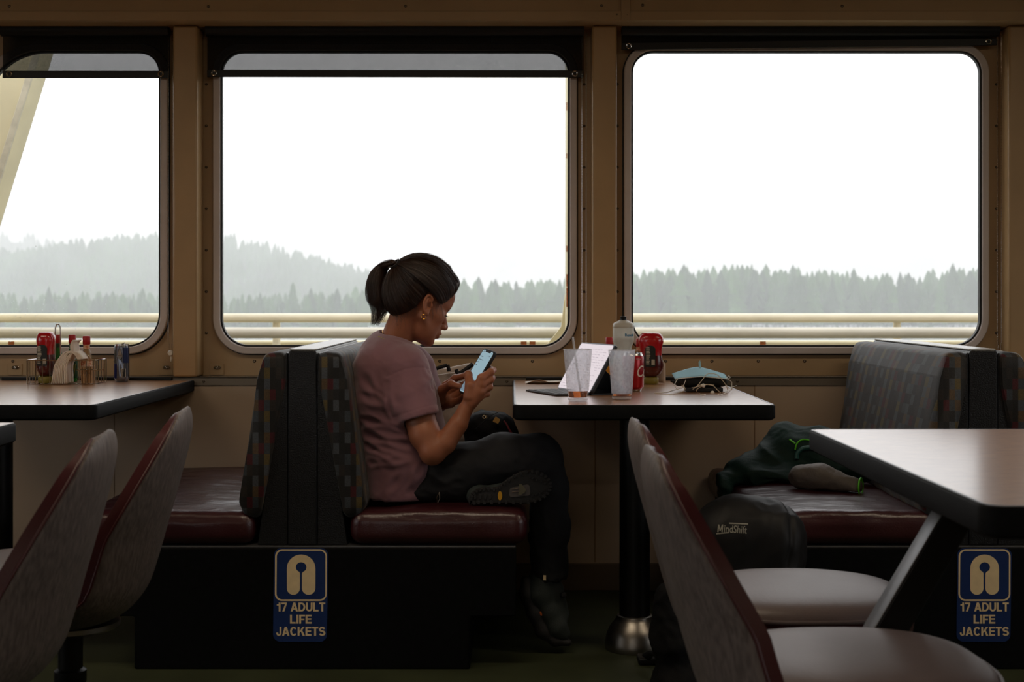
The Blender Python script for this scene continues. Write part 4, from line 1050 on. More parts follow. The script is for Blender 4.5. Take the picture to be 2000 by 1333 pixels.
# collar band
from mathutils.bvhtree import BVHTree
HV, HQ = headm; neck_bvh = BVHTree.FromPolygons([tuple(v) for v in HV], [tuple(int(i) for i in q) for q in HQ])
a1 = nax.orthogonal().normalized(); a2 = nax.cross(a1)
def neck_ring(h, off, n=44, tilt=0, tv=None):
    out = []
    for k in range(n):
        a = 2*math.pi*k/n; d = a1*math.cos(a)+a2*math.sin(a); c = nk0+nax*h
        if tv is not None: c = c+nax*(tilt*d.dot(tv))
        hit = neck_bvh.ray_cast(c+d*.16, -d)
        p = hit[0] if hit[0] is not None else c+d*.05
        if (p-c).length > .075: p = c+d*.06
        out.append(p+d*off)
    return out
mesh_obj('collar', MB().tube(neck_ring(.016, .0045), .0058, 8, closed=True), shirt_m, shirt, smooth=True)
# small yellow mark at the nape
g = MB(); base = P(739, 658, 4.02)
for k, (w, hgt) in enumerate(((.006, .003), (.005, .004), (.006, .003), (.004, .005))):
    q = base+Vector((.0065*k, 0, -.0035*k)); g.box((q.x, q.y-.003, q.z), (q.x+w*.7, q.y+.004, q.z+hgt*.5))
mesh_obj('yellow_print', g, mat('yellow_print_ink', (190, 180, 60), .6), shirt)

# trousers
f = Field((-.48, 3.83, .16), (.2, 4.62, .70), .0058)
f.ell(P(785, 950, 4.13), (.13, .17, .085), k=0)
f.chain([P(800, 948, 4.03), P(895, 926, 4.0), P(985, 901, 3.99), P(1048, 898, 3.99)], [.088, .082, .0755, .068], k=.03)
f.chain([P(1049, 899, 3.99), P(1068, 955, 4.0), P(1071, 1030, 4.02), P(1074, 1118, 4.035)], [.0675, .056, .0525, .052], k=.035)
f.chain([P(800, 945, 4.22), P(985, 925, 4.47)], [.09, .075], k=.03)
f.chain([P(985, 927, 4.47), P(965, 950, 4.2), P(935, 966, 4.02)], [.075, .06, .05], k=.03)
f.cap(P(1074, 1128, 4.035), P(1074, 1160, 4.035), .043, .043, k=.004, op='sub')
f.plane_cut(P(1074, 1136, 4.035), (0.15, 0, -1))
f.box((-.24, 4.1, .40), (.295, .5, .0555), .008, k=.006, op='sub')
def pants_fold(V, n):
    u = .0035*wob(V*np.array([.6, .6, 1.3]), 5.5, 14, True)
    knee = np.exp(-(((V[:, 0]-.06)/.07)**2+((V[:, 2]-.56)/.07)**2)); u += knee*.004*wob(V, 14, 8, True)
    low = np.clip((.5-V[:, 2])/.1, 0, 1)*(V[:, 0] > .05); u += low*.005*wob(V*np.array([1, 1, .45]), 8, 3, True)
    hip = np.exp(-(((V[:, 0]+.2)/.07)**2+((V[:, 2]-.55)/.08)**2)); u += hip*.006*wob(V*np.array([1, .5, 1]), 11, 5, True)
    return u
pants = mesh_obj('trousers', f.mesh(1, pants_fold), pants_m, person, smooth=True)
g = MB(); g.tube([P(858, 962, 3.905), P(853, 972, 3.9), P(854, 982, 3.905)], .0014, 6); g.tube([P(858, 962, 3.904), P(859, 975, 3.9), P(855, 983, 3.902)], .0009, 6)
mesh_obj('pocket_zip_pull', g, M['screw'], pants, smooth=True)

# right shoe, hanging toe-down to the floor
f = Field((-.02, 3.93, -.01), (.26, 4.14, .28), .0032)
dY = 4.04
for dy in (-.018, .018):
    f.chain([P(1058, 1138, dY+dy), P(1052, 1160, dY+dy), P(1071, 1195, dY+dy), P(1087, 1226, dY+dy), P(1100, 1240, dY+dy)], [.030, .034, .028, .029, .020], k=.02)
f.cap(P(1062, 1128, dY), P(1060, 1150, dY), .042, .044, k=.02)
f.cap(P(1088, 1150, dY-.008), P(1098, 1200, dY), .020, .020, k=.02)
f.cap(P(1070, 1095, dY), P(1070, 1128, dY), .034, .034, k=.004, op='sub')
shoe = mesh_obj('shoe', f.mesh(1, lambda V, n: .0008*wob(V, 18, 2)), shoe_m, person, smooth=True)
f = Field((-.03, 3.93, -.012), (.26, 4.14, .28), .0032)
for dy in (-.024, 0, .024):
    f.chain([P(1027, 1135, dY+dy), P(1030, 1160, dY+dy), P(1045, 1198, dY+dy), P(1061, 1233, dY+dy), P(1084, 1252, dY+dy), P(1110, 1256, dY+dy)], [.015, .023, .023, .021, .015, .010], k=.012)
for t_ in range(13):
    a = t_/12; q = P(1024+a*54+max(0, a-.8)*150, 1150+a*108-max(0, a-.8)*30, dY); f.box(q, (.006, .036, .004), .001, Matrix.Rotation(R(-30), 3, 'Y'), k=.002)
o = mesh_obj('shoe_sole', f.mesh(0), sole_m, shoe, smooth=True)
for (px, py) in ((1100, 1163),):
    mesh_obj('lace_dial', MB().lathe([(.0001, .012), (.007, .011), (.0095, .007), (.0095, 0)], 20, c=P(px-1, py, dY-.030), M=Matrix.Rotation(R(20), 4, 'Z') @ Matrix.Rotation(R(80), 4, 'X')), M['black'], shoe, smooth=True)
mesh_obj('pull_tab', MB().box(P(1061, 1134, dY-.062), P(1066, 1122, dY-.040)), M['signcream'], shoe)
mesh_obj('orange_badge', MB().lathe([(.0001, .002), (.006, .0015), (.007, 0)], 16, c=P(1057, 1199, dY-.044), M=Matrix.Rotation(R(90), 4, 'X')), mat('orange_rubber', (190, 92, 30), .5), shoe)
# left shoe: sole turned to the camera on the seat edge
sy = 3.893; up = .006
spx = [(916, 978), (926, 964), (945, 957), (970, 957), (992, 940), (1022, 925), (1050, 925), (1070, 937), (1078, 955), (1068, 973), (1045, 986), (1010, 989), (975, 988), (940, 989), (920, 989)]
pts = [(pxX(a, sy), pxZ(b, sy)+up) for a, b in spx][::-1]
sm = []
n_ = len(pts)
for i in range(n_):
    for k in range(5):
        t_ = k/5; a, b, c, d = pts[i-1], pts[i], pts[(i+1) % n_], pts[(i+2) % n_]
        sm.append(tuple(.5*(2*b[j]+(-a[j]+c[j])*t_+(2*a[j]-5*b[j]+4*c[j]-d[j])*t_*t_+(-a[j]+3*b[j]-3*c[j]+d[j])*t_**3) for j in (0, 1)))
f = Field((-.15, sy-.01, .42), (.14, 4.06, .58), .0036)
for k in range(len(spx)): pass
ctr = [P(938, 973, sy+.035), P(975, 972, sy+.04), P(1020, 960, sy+.04), P(1050, 955, sy+.035)]
f.chain([c+Vector((0, 0, up)) for c in ctr], [.024, .026, .034, .030], k=.03)
f.chain([P(930, 968, sy+.05), P(935, 962, sy+.1)], [.028, .036], k=.03)
f.plane_cut((0, sy+.012, 0), (0, -1, 0))
shoeL = mesh_obj('shoe', f.mesh(1), shoe_m, person, smooth=True)
sl_ = mesh_obj('shoe_sole', MB().prism(sm, sy, sy+.016), sole_m, shoeL, bevel=.003)
lug = MB(); N_ = len(sm)
cxs = sum(p[0] for p in sm)/N_; czs = sum(p[1] for p in sm)/N_
for i in range(0, N_, 2):
    a, b = Vector(sm[i]), Vector(sm[(i+1) % N_]); tdir = (b-a).normalized(); nrm = Vector((tdir.y, -tdir.x))
    c = a; p4 = [c-tdir*.0042+nrm*.0014, c+tdir*.0042+nrm*.0014, c+tdir*.0035-nrm*.009, c-tdir*.0035-nrm*.009]
    lug.prism([(p.x, p.y) for p in p4], sy-.004, sy+.012)
for k in range(4):
    for sgn in (-1, 1):
        c = Vector((pxX(1040+k*8, sy), pxZ(956+sgn*(17-k*3), sy)+up)); p4 = [(c.x-.004, c.y-.003), (c.x+.002, c.y-.004), (c.x+.005, c.y+.003), (c.x-.001, c.y+.004)]
        lug.prism(p4, sy-.0035, sy+.004)
for k in range(4):
    c = Vector((pxX(928+k*10, sy), pxZ(975, sy)+up)); lug.prism([(c.x-.004, c.y-.007), (c.x+.003, c.y-.007), (c.x+.003, c.y+.007), (c.x-.004, c.y+.007)], sy-.003, sy+.004)
mesh_obj('tread', lug, sole_m, sl_, bevel=.0008, seg=1)
def sp(a, b): return (pxX(a, sy), pxZ(b, sy)+up)
mesh_obj('cleat_plate', MB().prism(roundpoly([sp(994, 976), sp(1036, 972), sp(1034, 950), sp(996, 958)], [.007]*4, 4), sy-.0025, sy+.002), mat('grey_plastic_plate', (88, 82, 80), .5), sl_)
g = MB(); g.prism(roundpoly([sp(1012, 971), sp(1017, 971), sp(1025, 966), sp(1028, 961), sp(1024, 956), sp(1018, 949), sp(1013, 950), sp(1014, 960)], [.002]*8, 3), sy-.006, sy-.002)
g.tube([sp_ for sp_ in [Vector((sp(1000, 966)[0], sy-.004, sp(1000, 966)[1])), Vector((sp(1013, 964)[0], sy-.004, sp(1013, 964)[1]))]], .0013, 6)
g.tube([sp_ for sp_ in [Vector((sp(1000, 960)[0], sy-.004, sp(1000, 960)[1])), Vector((sp(1013, 958)[0], sy-.004, sp(1013, 958)[1]))]], .0013, 6)
mesh_obj('metal_cleat', g, M['chrome'], sl_)
mesh_obj('yellow_badge', MB().prism([(sp(976.5, 973)[0]+.0062*math.cos(a*math.pi/10), sp(976.5, 973)[1]+.0125*math.sin(a*math.pi/10)) for a in range(20)], sy-.003, sy+.002), mat('yellow_rubber', (205, 150, 30), .5), sl_)

# hair: combed shell from the hairline to the tie, loose strands and a hanging ponytail
HC = Vector((-.004, 0, .045)); TIE = Vector((-.113, .004, .092))
hline = [(.100, 0, .088), (.097, .025, .088), (.089, .045, .078), (.074, .0585, .055), (.060, .066, .036), (.046, .070, .022), (.032, .0735, .022), (.020, .0765, .034), (.004, .079, .043), (-.016, .079, .038), (-.027, .0755, .010), (-.034, .068, -.018), (-.048, .055, -.040), (-.062, .030, -.055), (-.066, 0, -.060)]
def hp(side, t):
    m = len(hline)-1; x = t*m; i = min(int(x), m-1); q = x-i; a, b = Vector(hline[i]), Vector(hline[i+1]); v = a.lerp(b, q); v.y *= side; return v
er = (.111, .0865, .0955)
def onsurf(d):
    k = math.sqrt((d.x/er[0])**2+(d.y/er[1])**2+(d.z/er[2])**2); return 1/k
def strand(start, t, lift=0.0):
    s0 = start-HC; e0 = TIE-HC; a = s0.normalized(); b = e0.normalized(); om = math.acos(max(-1, min(1, a.dot(b))))
    d = (a*math.sin((1-t)*om)+b*math.sin(t*om))/max(math.sin(om), 1e-5)
    w = min(1, t/.16); w = w*w*(3-2*w); w2 = max(0, (t-.72)/.28); w2 = w2*w2
    r = s0.length*.985*(1-w)+max(onsurf(d), (s0.length*(1-t)+e0.length*t)*(1.0 if start.z > 0 else 1.01))*w; r = r*(1-w2)+e0.length*w2
    # front roll where the hair is swept back off the forehead
    roll = .013*math.exp(-((t-.10)/.07)**2)*max(0, min(1, (start.z-.05)/.03))
    return HC+d*(r+roll+lift*math.sin(math.pi*min(1, t*1.05)))
rows = []
NH = 220
for i in range(NH+1):
    q = i/NH*2; side = 1 if q <= 1 else -1; tt = q if q <= 1 else 2-q
    st = hp(side, tt); gro = .0011*math.sin(i*1.9)+.0009*math.sin(i*4.7+1)+.0006*math.sin(i*9.1)
    rows.append([hl(strand(st, k/26, 0)+(strand(st, k/26)-HC).normalized()*(gro*min(1, k/4))) for k in range(27)])
hair = mesh_obj('hair', MB().grid(rows), hair_m, person, smooth=True, sharp=180)
sm_ = hair.modifiers.new('thickness', 'SOLIDIFY'); sm_.thickness = .004; sm_.offset = -1
rr = random.Random(3); g = MB()
for i in range(1500):
    side = rr.choice((-1, 1)); st = hp(side, rr.random()); st = st.lerp(strand(st, .3), rr.random()**3*.8); st = st+(st-strand(st, .12)).normalized()*rr.uniform(-.002, .007) if rr.random() < .5 else st
    l0_ = rr.uniform(-.0004, .0022) if rr.random() < .9 else rr.uniform(.003, .007); ph0 = rr.random()*6
    t1 = 1 if rr.random() < .8 else rr.uniform(.5, .9)
    pts = []
    for k in range(15):
        t_ = k/14*t1; p = strand(st, t_, l0_)+Vector((0, .0012*math.sin(t_*8+ph0), .001*math.cos(t_*7+ph0))); p += (p-HC).normalized()*.0008; pts.append(hl(p))
    g.tube(pts, [.00028+.00016*math.sin(math.pi*k/14) for k in range(15)], 4, cap=False)
# wisps at the nape, temple and crown
for i in range(46):
    st = hl(hp(-1, rr.uniform(.78, 1.0)) if rr.random() < .6 else hp(-1, rr.uniform(.38, .5))); d = Vector((rr.uniform(-.02, .015), rr.uniform(-.012, .004), -rr.uniform(.015, .05)))
    g.tube([st, st+d*.5+Vector((rr.uniform(-.004, .004), -.002, 0)), st+d], [.00025, .0002, .0001], 4, cap=False)
for (a, b, c_) in (((851, 520), (842, 545), (836, 556)), ((846, 525), (838, 548), (832, 566)), ((848, 520), (846, 540), (843, 560)), ((843, 600), (846, 615), (845, 625))):
    g.tube([P(*a, 4.03), P(*b, 4.015), P(*c_, 4.02)], [.0006, .0006, .0003], 4, cap=False)
mesh_obj('loose_strands', g, hair_m, hair, smooth=True)
# ponytail
tw = hl(TIE); g = MB()
path = [tw, tw+Vector((-.012, 0, .006)), P(749, 520, 4.115), P(738, 536, 4.112), P(735, 560, 4.11), P(738, 584, 4.11), P(743, 603, 4.11), P(733, 634, 4.11)]
path = [Vector(p) for p in path]; wdt = [.010, .013, .019, .026, .032, .034, .026, .011]
def cat(seq, t):
    m = len(seq)-1; x = min(max(t, 0), .99999)*m; i = int(x); q = x-i; g_ = lambda j: seq[max(0, min(m, j))]
    a, b, c, d = g_(i-1), g_(i), g_(i+1), g_(i+2)
    return (b*2+(c-a)*q+(a*2-b*5+c*4-d)*q*q+(b*3-a-c*3+d)*q**3)*.5
# solid core so no sky shows through, then strands
core = []
for k in range(22):
    t_ = k/21*.95; c = cat(path, t_); w = cat([Vector((q, 0, 0)) for q in wdt], t_).x*.74*(1 if k < 18 else (22-k)/5)
    core.append((c, w))
g.tube([c for c, w in core], [w for c, w in core], 14)
for i in range(1300):
    a = rr.random()*6.283; rd = math.sqrt(rr.random())*1.05; end = rr.uniform(.74, 1.03) if rr.random() < .85 else rr.uniform(.55, .8); w0 = rr.uniform(-.12, .12); pts = []
    fz = rr.uniform(.6, 1.5)*(1 if rr.random() < .92 else 1.5)
    for k in range(13):
        t_ = k/12*end; c = cat(path, t_); w = cat([Vector((q, 0, 0)) for q in wdt], t_).x
        tipw = 1+.25*max(0, t_-.75)*fz
        aa = a+w0*t_*3; pts.append(c+Vector((math.cos(aa)*w*rd*tipw, math.sin(aa)*w*rd*.8, .004*math.sin(aa*2)))+Vector((.0016*math.sin(t_*9+a), 0, 0)))
    g.tube(pts, [.00045*(1-.7*(k/12)) for k in range(13)], 4, cap=False)
for (a, b, c_) in (((738, 610), (726, 620), (722, 640)), ((742, 615), (728, 628), (725, 636)), ((755, 600), (752, 620), (747, 632))):
    g.tube([P(*a, 4.1), P(*b, 4.1), P(*c_, 4.1)], [.0006, .0005, .0002], 4, cap=False)
mesh_obj('ponytail', g, hair_m, hair, smooth=True)
g = MB()
ax = (hl(TIE)-hl(HC)).normalized(); b1 = ax.orthogonal().normalized(); b2 = ax.cross(b1)
for rep in range(3):
    g.tube([tw-ax*(.004-.004*rep)+(b1*math.cos(k*.42)+b2*math.sin(k*.42))*.0155 for k in range(15)], .003, 8, closed=True)
for i in range(16):
    d = Vector((rr.uniform(-.01, .03), rr.uniform(-.01, .01), rr.uniform(.004, .018))); g.tube([tw, tw+d*.6, tw+d], [.001, .0008, .0003], 4)
mesh_obj('hair_tie', g, mat('dark_elastic', (30, 22, 20), .6), hair, smooth=True)
# face details
lash = mat('dark_lashes', (22, 14, 12), .5)
for s_ in (-1, 1):
    g = MB(); g.tube([hl((.081+.0035*math.cos(u_*.9), s_*(.031+.013*u_), .0005-.002*abs(u_))) for u_ in (-1, -.5, 0, .5, 1)], [.0006, .0012, .0014, .0012, .0006], 6)
    for k in range(9):
        u_ = -1+k/4; p = Vector((.0855-.003*u_*u_, s_*(.031+.0125*u_), .000)); g.tube([hl(p), hl(p+Vector((.006, s_*.002*u_, -.003))), hl(p+Vector((.009, s_*.003*u_, -.001)))], [.0005, .0004, .0002], 4)
    mesh_obj('eyelashes', g, lash, body, smooth=True)
    g = MB(); g.tube([hl((.0925-.0005, s_*.014, .027)), hl((.0895, s_*.028, .034)), hl((.078, s_*.044, .034)), hl((.069, s_*.052, .028))], [.0018, .0028, .0024, .0010], 6)
    mesh_obj('eyebrow', g, hair_m, body, smooth=True)
f = Field((.07, -.03, -.08), (.115, .03, -.045), .0012)
f.ell((.0992, 0, -.0562), (.0063, .0185, .0048), k=0); f.ell((.0962, 0, -.0688), (.0066, .016, .0052), k=0); f.ell((.104, 0, -.0622), (.008, .024, .0014), k=.002, op='sub')
mesh_obj('lips', f.mesh(1, None, HT), mat('lip_skin', (158, 86, 74), .4, sss=.1), body, smooth=True)
ec = hl((-.003, -.0775, -.0375)); g = MB()
g.tube([ec+Vector((math.sin(k*.3307)*.0068, -.001, math.cos(k*.3307)*.0068)) for k in range(19)], .0009, 8, closed=True)
mesh_obj('earring', g, M['gold'], body, smooth=True)
ring = neck_ring(.034, .0011, 72, -.012, Vector((1, 0, 0)))
g = MB(); g.tube(ring, .0011, 6, closed=True)
for k in range(0, 72, 3): g.lathe([(.0002, -.0016), (.0017, 0), (.0002, .0016)], 6, c=ring[k])
mesh_obj('necklace', g, M['gold'], body, smooth=True)

# phone held in both hands
phone = thing('phone', 'black phone with a lit white screen held up in both hands', 'phone', PC)
PM = Matrix((pr, pu, pn)).transposed().to_4x4(); PM.translation = PC
mesh_obj('phone_case', MB().prism(rrect(-.0372, -.0742, .0372, .0742, .0115, 8), -.0048, .0042, 'Z', PM), M['rubber'], phone, bevel=.002)
scr = bpy.data.materials.new('lit_screen'); scr.use_nodes = True; nt = scr.node_tree; b = nt.nodes['Principled BSDF']
b.inputs['Base Color'].default_value = (.02, .02, .02, 1); b.inputs['Roughness'].default_value = .15; b.inputs['Emission Color'].default_value = (*s2l((168, 200, 212)), 1); b.inputs['Emission Strength'].default_value = .68
mesh_obj('bezel', MB().prism(rrect(-.0352, -.0718, .0352, .0718, .0095, 8), .0040, .00445, 'Z', PM), M['black'], phone)
screen = mesh_obj('screen', MB().prism(rrect(-.0322, -.0690, .0322, .0690, .008, 8), .0044, .0047, 'Z', PM), scr, phone)
mesh_obj('notch', MB().prism(rrect(-.0165, .0640, .0165, .0705, .0028, 6), .0046, .0049, 'Z', PM), M['black'], phone)
ink = mat('screen_text_grey', (70, 84, 96), .5); g = MB()
for (a, b_, w) in ((-.026, .047, .012), (-.027, .037, .026), (-.027, .028, .010), (-.027, .018, .009)):
    x = a
    while x < a+w: g.add([PM @ Vector(q) for q in ((x, b_, .0049), (x+.0022, b_, .0049), (x+.0022, b_+.0022, .0049), (x, b_+.0022, .0049))], [(0, 1, 2, 3)]); x += .003
for (a, b_) in ((.012, .053), (.02, .053), (-.026, .062), (.024, .063)): g.add([PM @ Vector(q) for q in ((a, b_, .0049), (a+.003, b_, .0049), (a+.003, b_+.003, .0049), (a, b_+.003, .0049))], [(0, 1, 2, 3)])
mesh_obj('screen_text', g, ink, screen)
kb = bpy.data.materials.new('screen_keyboard_grey'); kb.use_nodes = True; b = kb.node_tree.nodes['Principled BSDF']; b.inputs['Base Color'].default_value = (.02, .02, .02, 1); b.inputs['Emission Color'].default_value = (*s2l((120, 140, 155)), 1); b.inputs['Emission Strength'].default_value = .8
mesh_obj('screen_keyboard', MB().add([PM @ Vector(q) for q in ((-.031, -.066, .0048), (.031, -.066, .0048), (.031, -.024, .0048), (-.031, -.024, .0048))], [(0, 1, 2, 3)]), kb, screen)
# ------------------------------------------------------------------ things on the middle table
def tz(px, py, d=None):
    """point of the table top seen at that pixel"""
    d = FPX*(ZE-ZT-.0012)/(py-HY); return Vector((pxX(px, d), d, ZT+.0012))
plas = thin('clear_frosted_plastic', (222, 226, 236), .46, rough=.4, noise=.12, nscale=90, transl=.8)
plas0 = thin('clear_wet_plastic', (225, 228, 235), .08, rough=.05)
plas2 = thin('clear_plastic_rim', (220, 222, 228), .45, rough=.15)
cola = bpy.data.materials.new('amber_drink'); cola.use_nodes = True; b = cola.node_tree.nodes['Principled BSDF']
b.inputs['Base Color'].default_value = (.62, .16, .03, 1); b.inputs['Transmission Weight'].default_value = .75; b.inputs['Roughness'].default_value = .05; b.inputs['IOR'].default_value = 1.33
def cup(p, H, r0, r1, fill, label, straw):
    t = thing('plastic_tumbler', label, 'cup', p, 'frosted tumblers on the middle table')
    prof = [(r0*.2, .002), (r0*.92, .002), (r0, .006), (r0+(r1-r0)*.86, H*.86), (r0+(r1-r0)*.87, H*.865), (r1*.985, H*.93), (r1, H)]
    inn = [(r1-.0016, H), (r1*.985-.0018, H*.93), (r0+(r1-r0)*.86-.0018, H*.86), (r0-.0025, .009), (r0*.2, .008)]
    rf = r0+(r1-r0)*(fill+.001)/H
    mesh_obj('tumbler_wall', MB().lathe([(rf, fill+.001)]+prof[3:], 40, c=p, capb=False, capt=False), plas, t, smooth=True)
    mesh_obj('lower_wall', MB().lathe([(r0*.92, .0055), (r0, .0065), (rf, fill+.001)], 40, c=p, capb=False, capt=False), plas0, t, smooth=True)
    mesh_obj('rim', MB().tube([p+Vector((math.cos(a)*r1, math.sin(a)*r1, H)) for a in [k*math.pi/20 for k in range(40)]], .0011, 6, closed=True), plas2, t, smooth=True)
    mesh_obj('thick_base', MB().lathe([(r0*.2, 0), (r0*.9, 0), (r0*.98, .003), (r0*.98, .0065), (r0*.2, .0075)], 36, c=p), plas2, t, smooth=True)
    rr_ = r0-.0028; k = (r1-r0)/H
    mesh_obj('drink', MB().lathe([(rr_*.2, .0095), (rr_, .0098), (rr_+k*fill, fill), (rr_*.2, fill)], 36, c=p), cola, t, smooth=True, sharp=30)
    rb = random.Random(int(H*1e4)+int(fill*1e4)); g = MB()
    for i in range(120):
        a = rb.uniform(math.pi, 2*math.pi); z = rb.uniform(.02, H*.84); q = r0+(r1-r0)*z/H; s_ = rb.uniform(.0004, .0011)
        c = p+Vector((math.cos(a)*q, math.sin(a)*q, z)); g.add([c+Vector(v)*s_ for v in ((1,0,0),(-1,0,0),(0,1,0),(0,-1,0),(0,0,1.3),(0,0,-1.6))], [(0,2,4),(2,1,4),(1,3,4),(3,0,4),(2,0,5),(1,2,5),(3,1,5),(0,3,5)])
    o = mesh_obj('condensation', g, plas2, t, smooth=True); o['kind'] = 'stuff'
    if straw:
        s_ = mesh_obj('straw', MB().tube([p+Vector((.010, .012, .012)), p+Vector((-.002, .01, .09)), p+Vector((-.0135, .006, .178))], .0032, 12), plas2, t, smooth=True)
        g = MB()
        for i in range(5):
            a = rb.random()*6; c = p+Vector((math.cos(a)*.014, math.sin(a)*.014, fill-.004)); g.box(c-Vector((.006,)*3), c+Vector((.006, .006, .007)))
    return t
cup(tz(1128.5, 783), .1435, .0287, .0397, .0275, 'clear plastic tumbler with a straw and amber drink at the bottom', True)
cup(tz(1214.5, 780), .1395, .0282, .0385, .0150, 'frosty clear plastic tumbler without a straw, nearly empty', False)

# propped tablet with keyboard cover
A = Vector((.1445, 4.33, ZT+.004)); B_ = Vector((.2335, 4.10, ZT+.004)); e = (B_-A).normalized(); L_ = .2475
nrm = Vector((e.y, -e.x, 0)); nrm = -nrm if nrm.x > 0 else nrm          # towards the seated person
back = -nrm; up = (back*.0885+Vector((0, 0, .152))).normalized(); HT_ = .1665
t = thing('tablet', 'tablet in a black keyboard cover propped up, showing a pale page of lines', 'tablet', (A+B_)/2)
fn = e.cross(up).normalized(); fn = -fn if fn.x > 0 else fn
TM = Matrix((e, up, fn)).transposed().to_4x4(); TM.translation = A
mesh_obj('back_cover', MB().prism(rrect(-.001, -.001, L_+.001, HT_+.001, .012, 6), -.0075, -.0005, 'Z', TM), M['black'], t, bevel=.001)
mesh_obj('tablet_body', MB().prism(rrect(0, 0, L_, HT_, .011, 6), -.0006, .0050, 'Z', TM), mat('dark_grey_aluminium', (60, 60, 64), .35, metal=.8), t)
scr2 = bpy.data.materials.new('lit_page'); scr2.use_nodes = True; b = scr2.node_tree.nodes['Principled BSDF']; b.inputs['Base Color'].default_value = (.03, .03, .03, 1); b.inputs['Roughness'].default_value = .2
b.inputs['Emission Color'].default_value = (*s2l((212, 196, 202)), 1); b.inputs['Emission Strength'].default_value = .82
pg = mesh_obj('screen', MB().prism(rrect(.004, .004, L_-.004, HT_-.004, .009, 6), .0049, .0053, 'Z', TM), scr2, t)
ink2 = bpy.data.materials.new('lit_page_ink'); ink2.use_nodes = True; b = ink2.node_tree.nodes['Principled BSDF']; b.inputs['Base Color'].default_value = (.03, .03, .03, 1); b.inputs['Emission Color'].default_value = (*s2l((176, 164, 172)), 1); b.inputs['Emission Strength'].default_value = .95
g = MB(); rb = random.Random(9)
for row in range(17):
    y_ = HT_-.022-row*.0088; x_ = .02
    while x_ < L_-.03:
        w = rb.uniform(.006, .022)
        if rb.random() < .8: g.add([TM @ Vector(q) for q in ((x_, y_, .0055), (x_+w, y_, .0055), (x_+w, y_+.0016, .0055), (x_, y_+.0016, .0055))], [(0, 1, 2, 3)])
        x_ += w+.006
o = mesh_obj('page_lines', g, ink2, pg); o['kind'] = 'stuff'
# rear flap that holds it up, and the keyboard flap lying in front
topm = A+e*(L_/2)+up*(HT_*.55)
f0, f1 = A+up*(HT_*.5)-fn*.0075, B_+up*(HT_*.5)-fn*.0075
q0, q1 = A+back*.125, B_+back*.125
for v in (q0, q1): v.z = ZT+.004
g = MB().add([f0, f1, q1, q0, f0-fn*.003, f1-fn*.003, q1+back*.004, q0+back*.004], [(0, 1, 2, 3), (7, 6, 5, 4), (0, 4, 5, 1), (1, 5, 6, 2), (2, 6, 7, 3), (3, 7, 4, 0)])
mesh_obj('support_flap', g, M['black'], t)
g = MB().add([A+back*.002, B_+back*.002, q1, q0, A+back*.002+Vector((0, 0, .003)), B_+back*.002+Vector((0, 0, .003)), q1+Vector((0, 0, .003)), q0+Vector((0, 0, .003))], [(0, 1, 2, 3), (7, 6, 5, 4), (0, 4, 5, 1), (1, 5, 6, 2), (2, 6, 7, 3), (3, 7, 4, 0)])
for v in range(len(g.v)): g.v[v] = (g.v[v][0], g.v[v][1], g.v[v][2]-.0028)
mesh_obj('base_flap', g, M['black'], t)
KM = Matrix((e, nrm, Vector((0, 0, 1)))).transposed().to_4x4(); KM.translation = Vector((A.x, A.y, ZT+.0012))
kbm = mat('grey_key_fabric', (62, 60, 62), .7)
kf = mesh_obj('keyboard', MB().prism(rrect(0, .002, L_, .112, .008, 5), 0, .0042, 'Z', KM), kbm, t, bevel=.0008)
for r_ in range(5):
    n_ = (13, 13, 12, 11, 9)[r_]; x_ = .008
    w = (L_-.016)/n_
    for k in range(n_): mesh_obj('key', MB().box((x_+.0012, .088-r_*.0185, .0042), (x_+w-.0012, .088-r_*.0185+.0155, .0056), KM), M['black'], kf); x_ += w

# folded paper
g = MB(); p0 = tz(1028, 749); rows = []
for i in range(9):
    u = i/8; rows.append([Vector((pxX(1026, 4.72)+u*.125, 4.66+v*.12, ZT+.002+.012*math.sin(math.pi*min(1, u*1.6)*.9)*math.exp(-v*2)+.003*u)) for v in (0, .33, .66, 1)])
o = mesh_obj('folded_paper', g.grid(rows), M['paper'], smooth=True); sm_ = o.modifiers.new('thick', 'SOLIDIFY'); sm_.thickness = .0016
tag(o, 'folded white paper curling up at the back left of the middle table', 'paper')

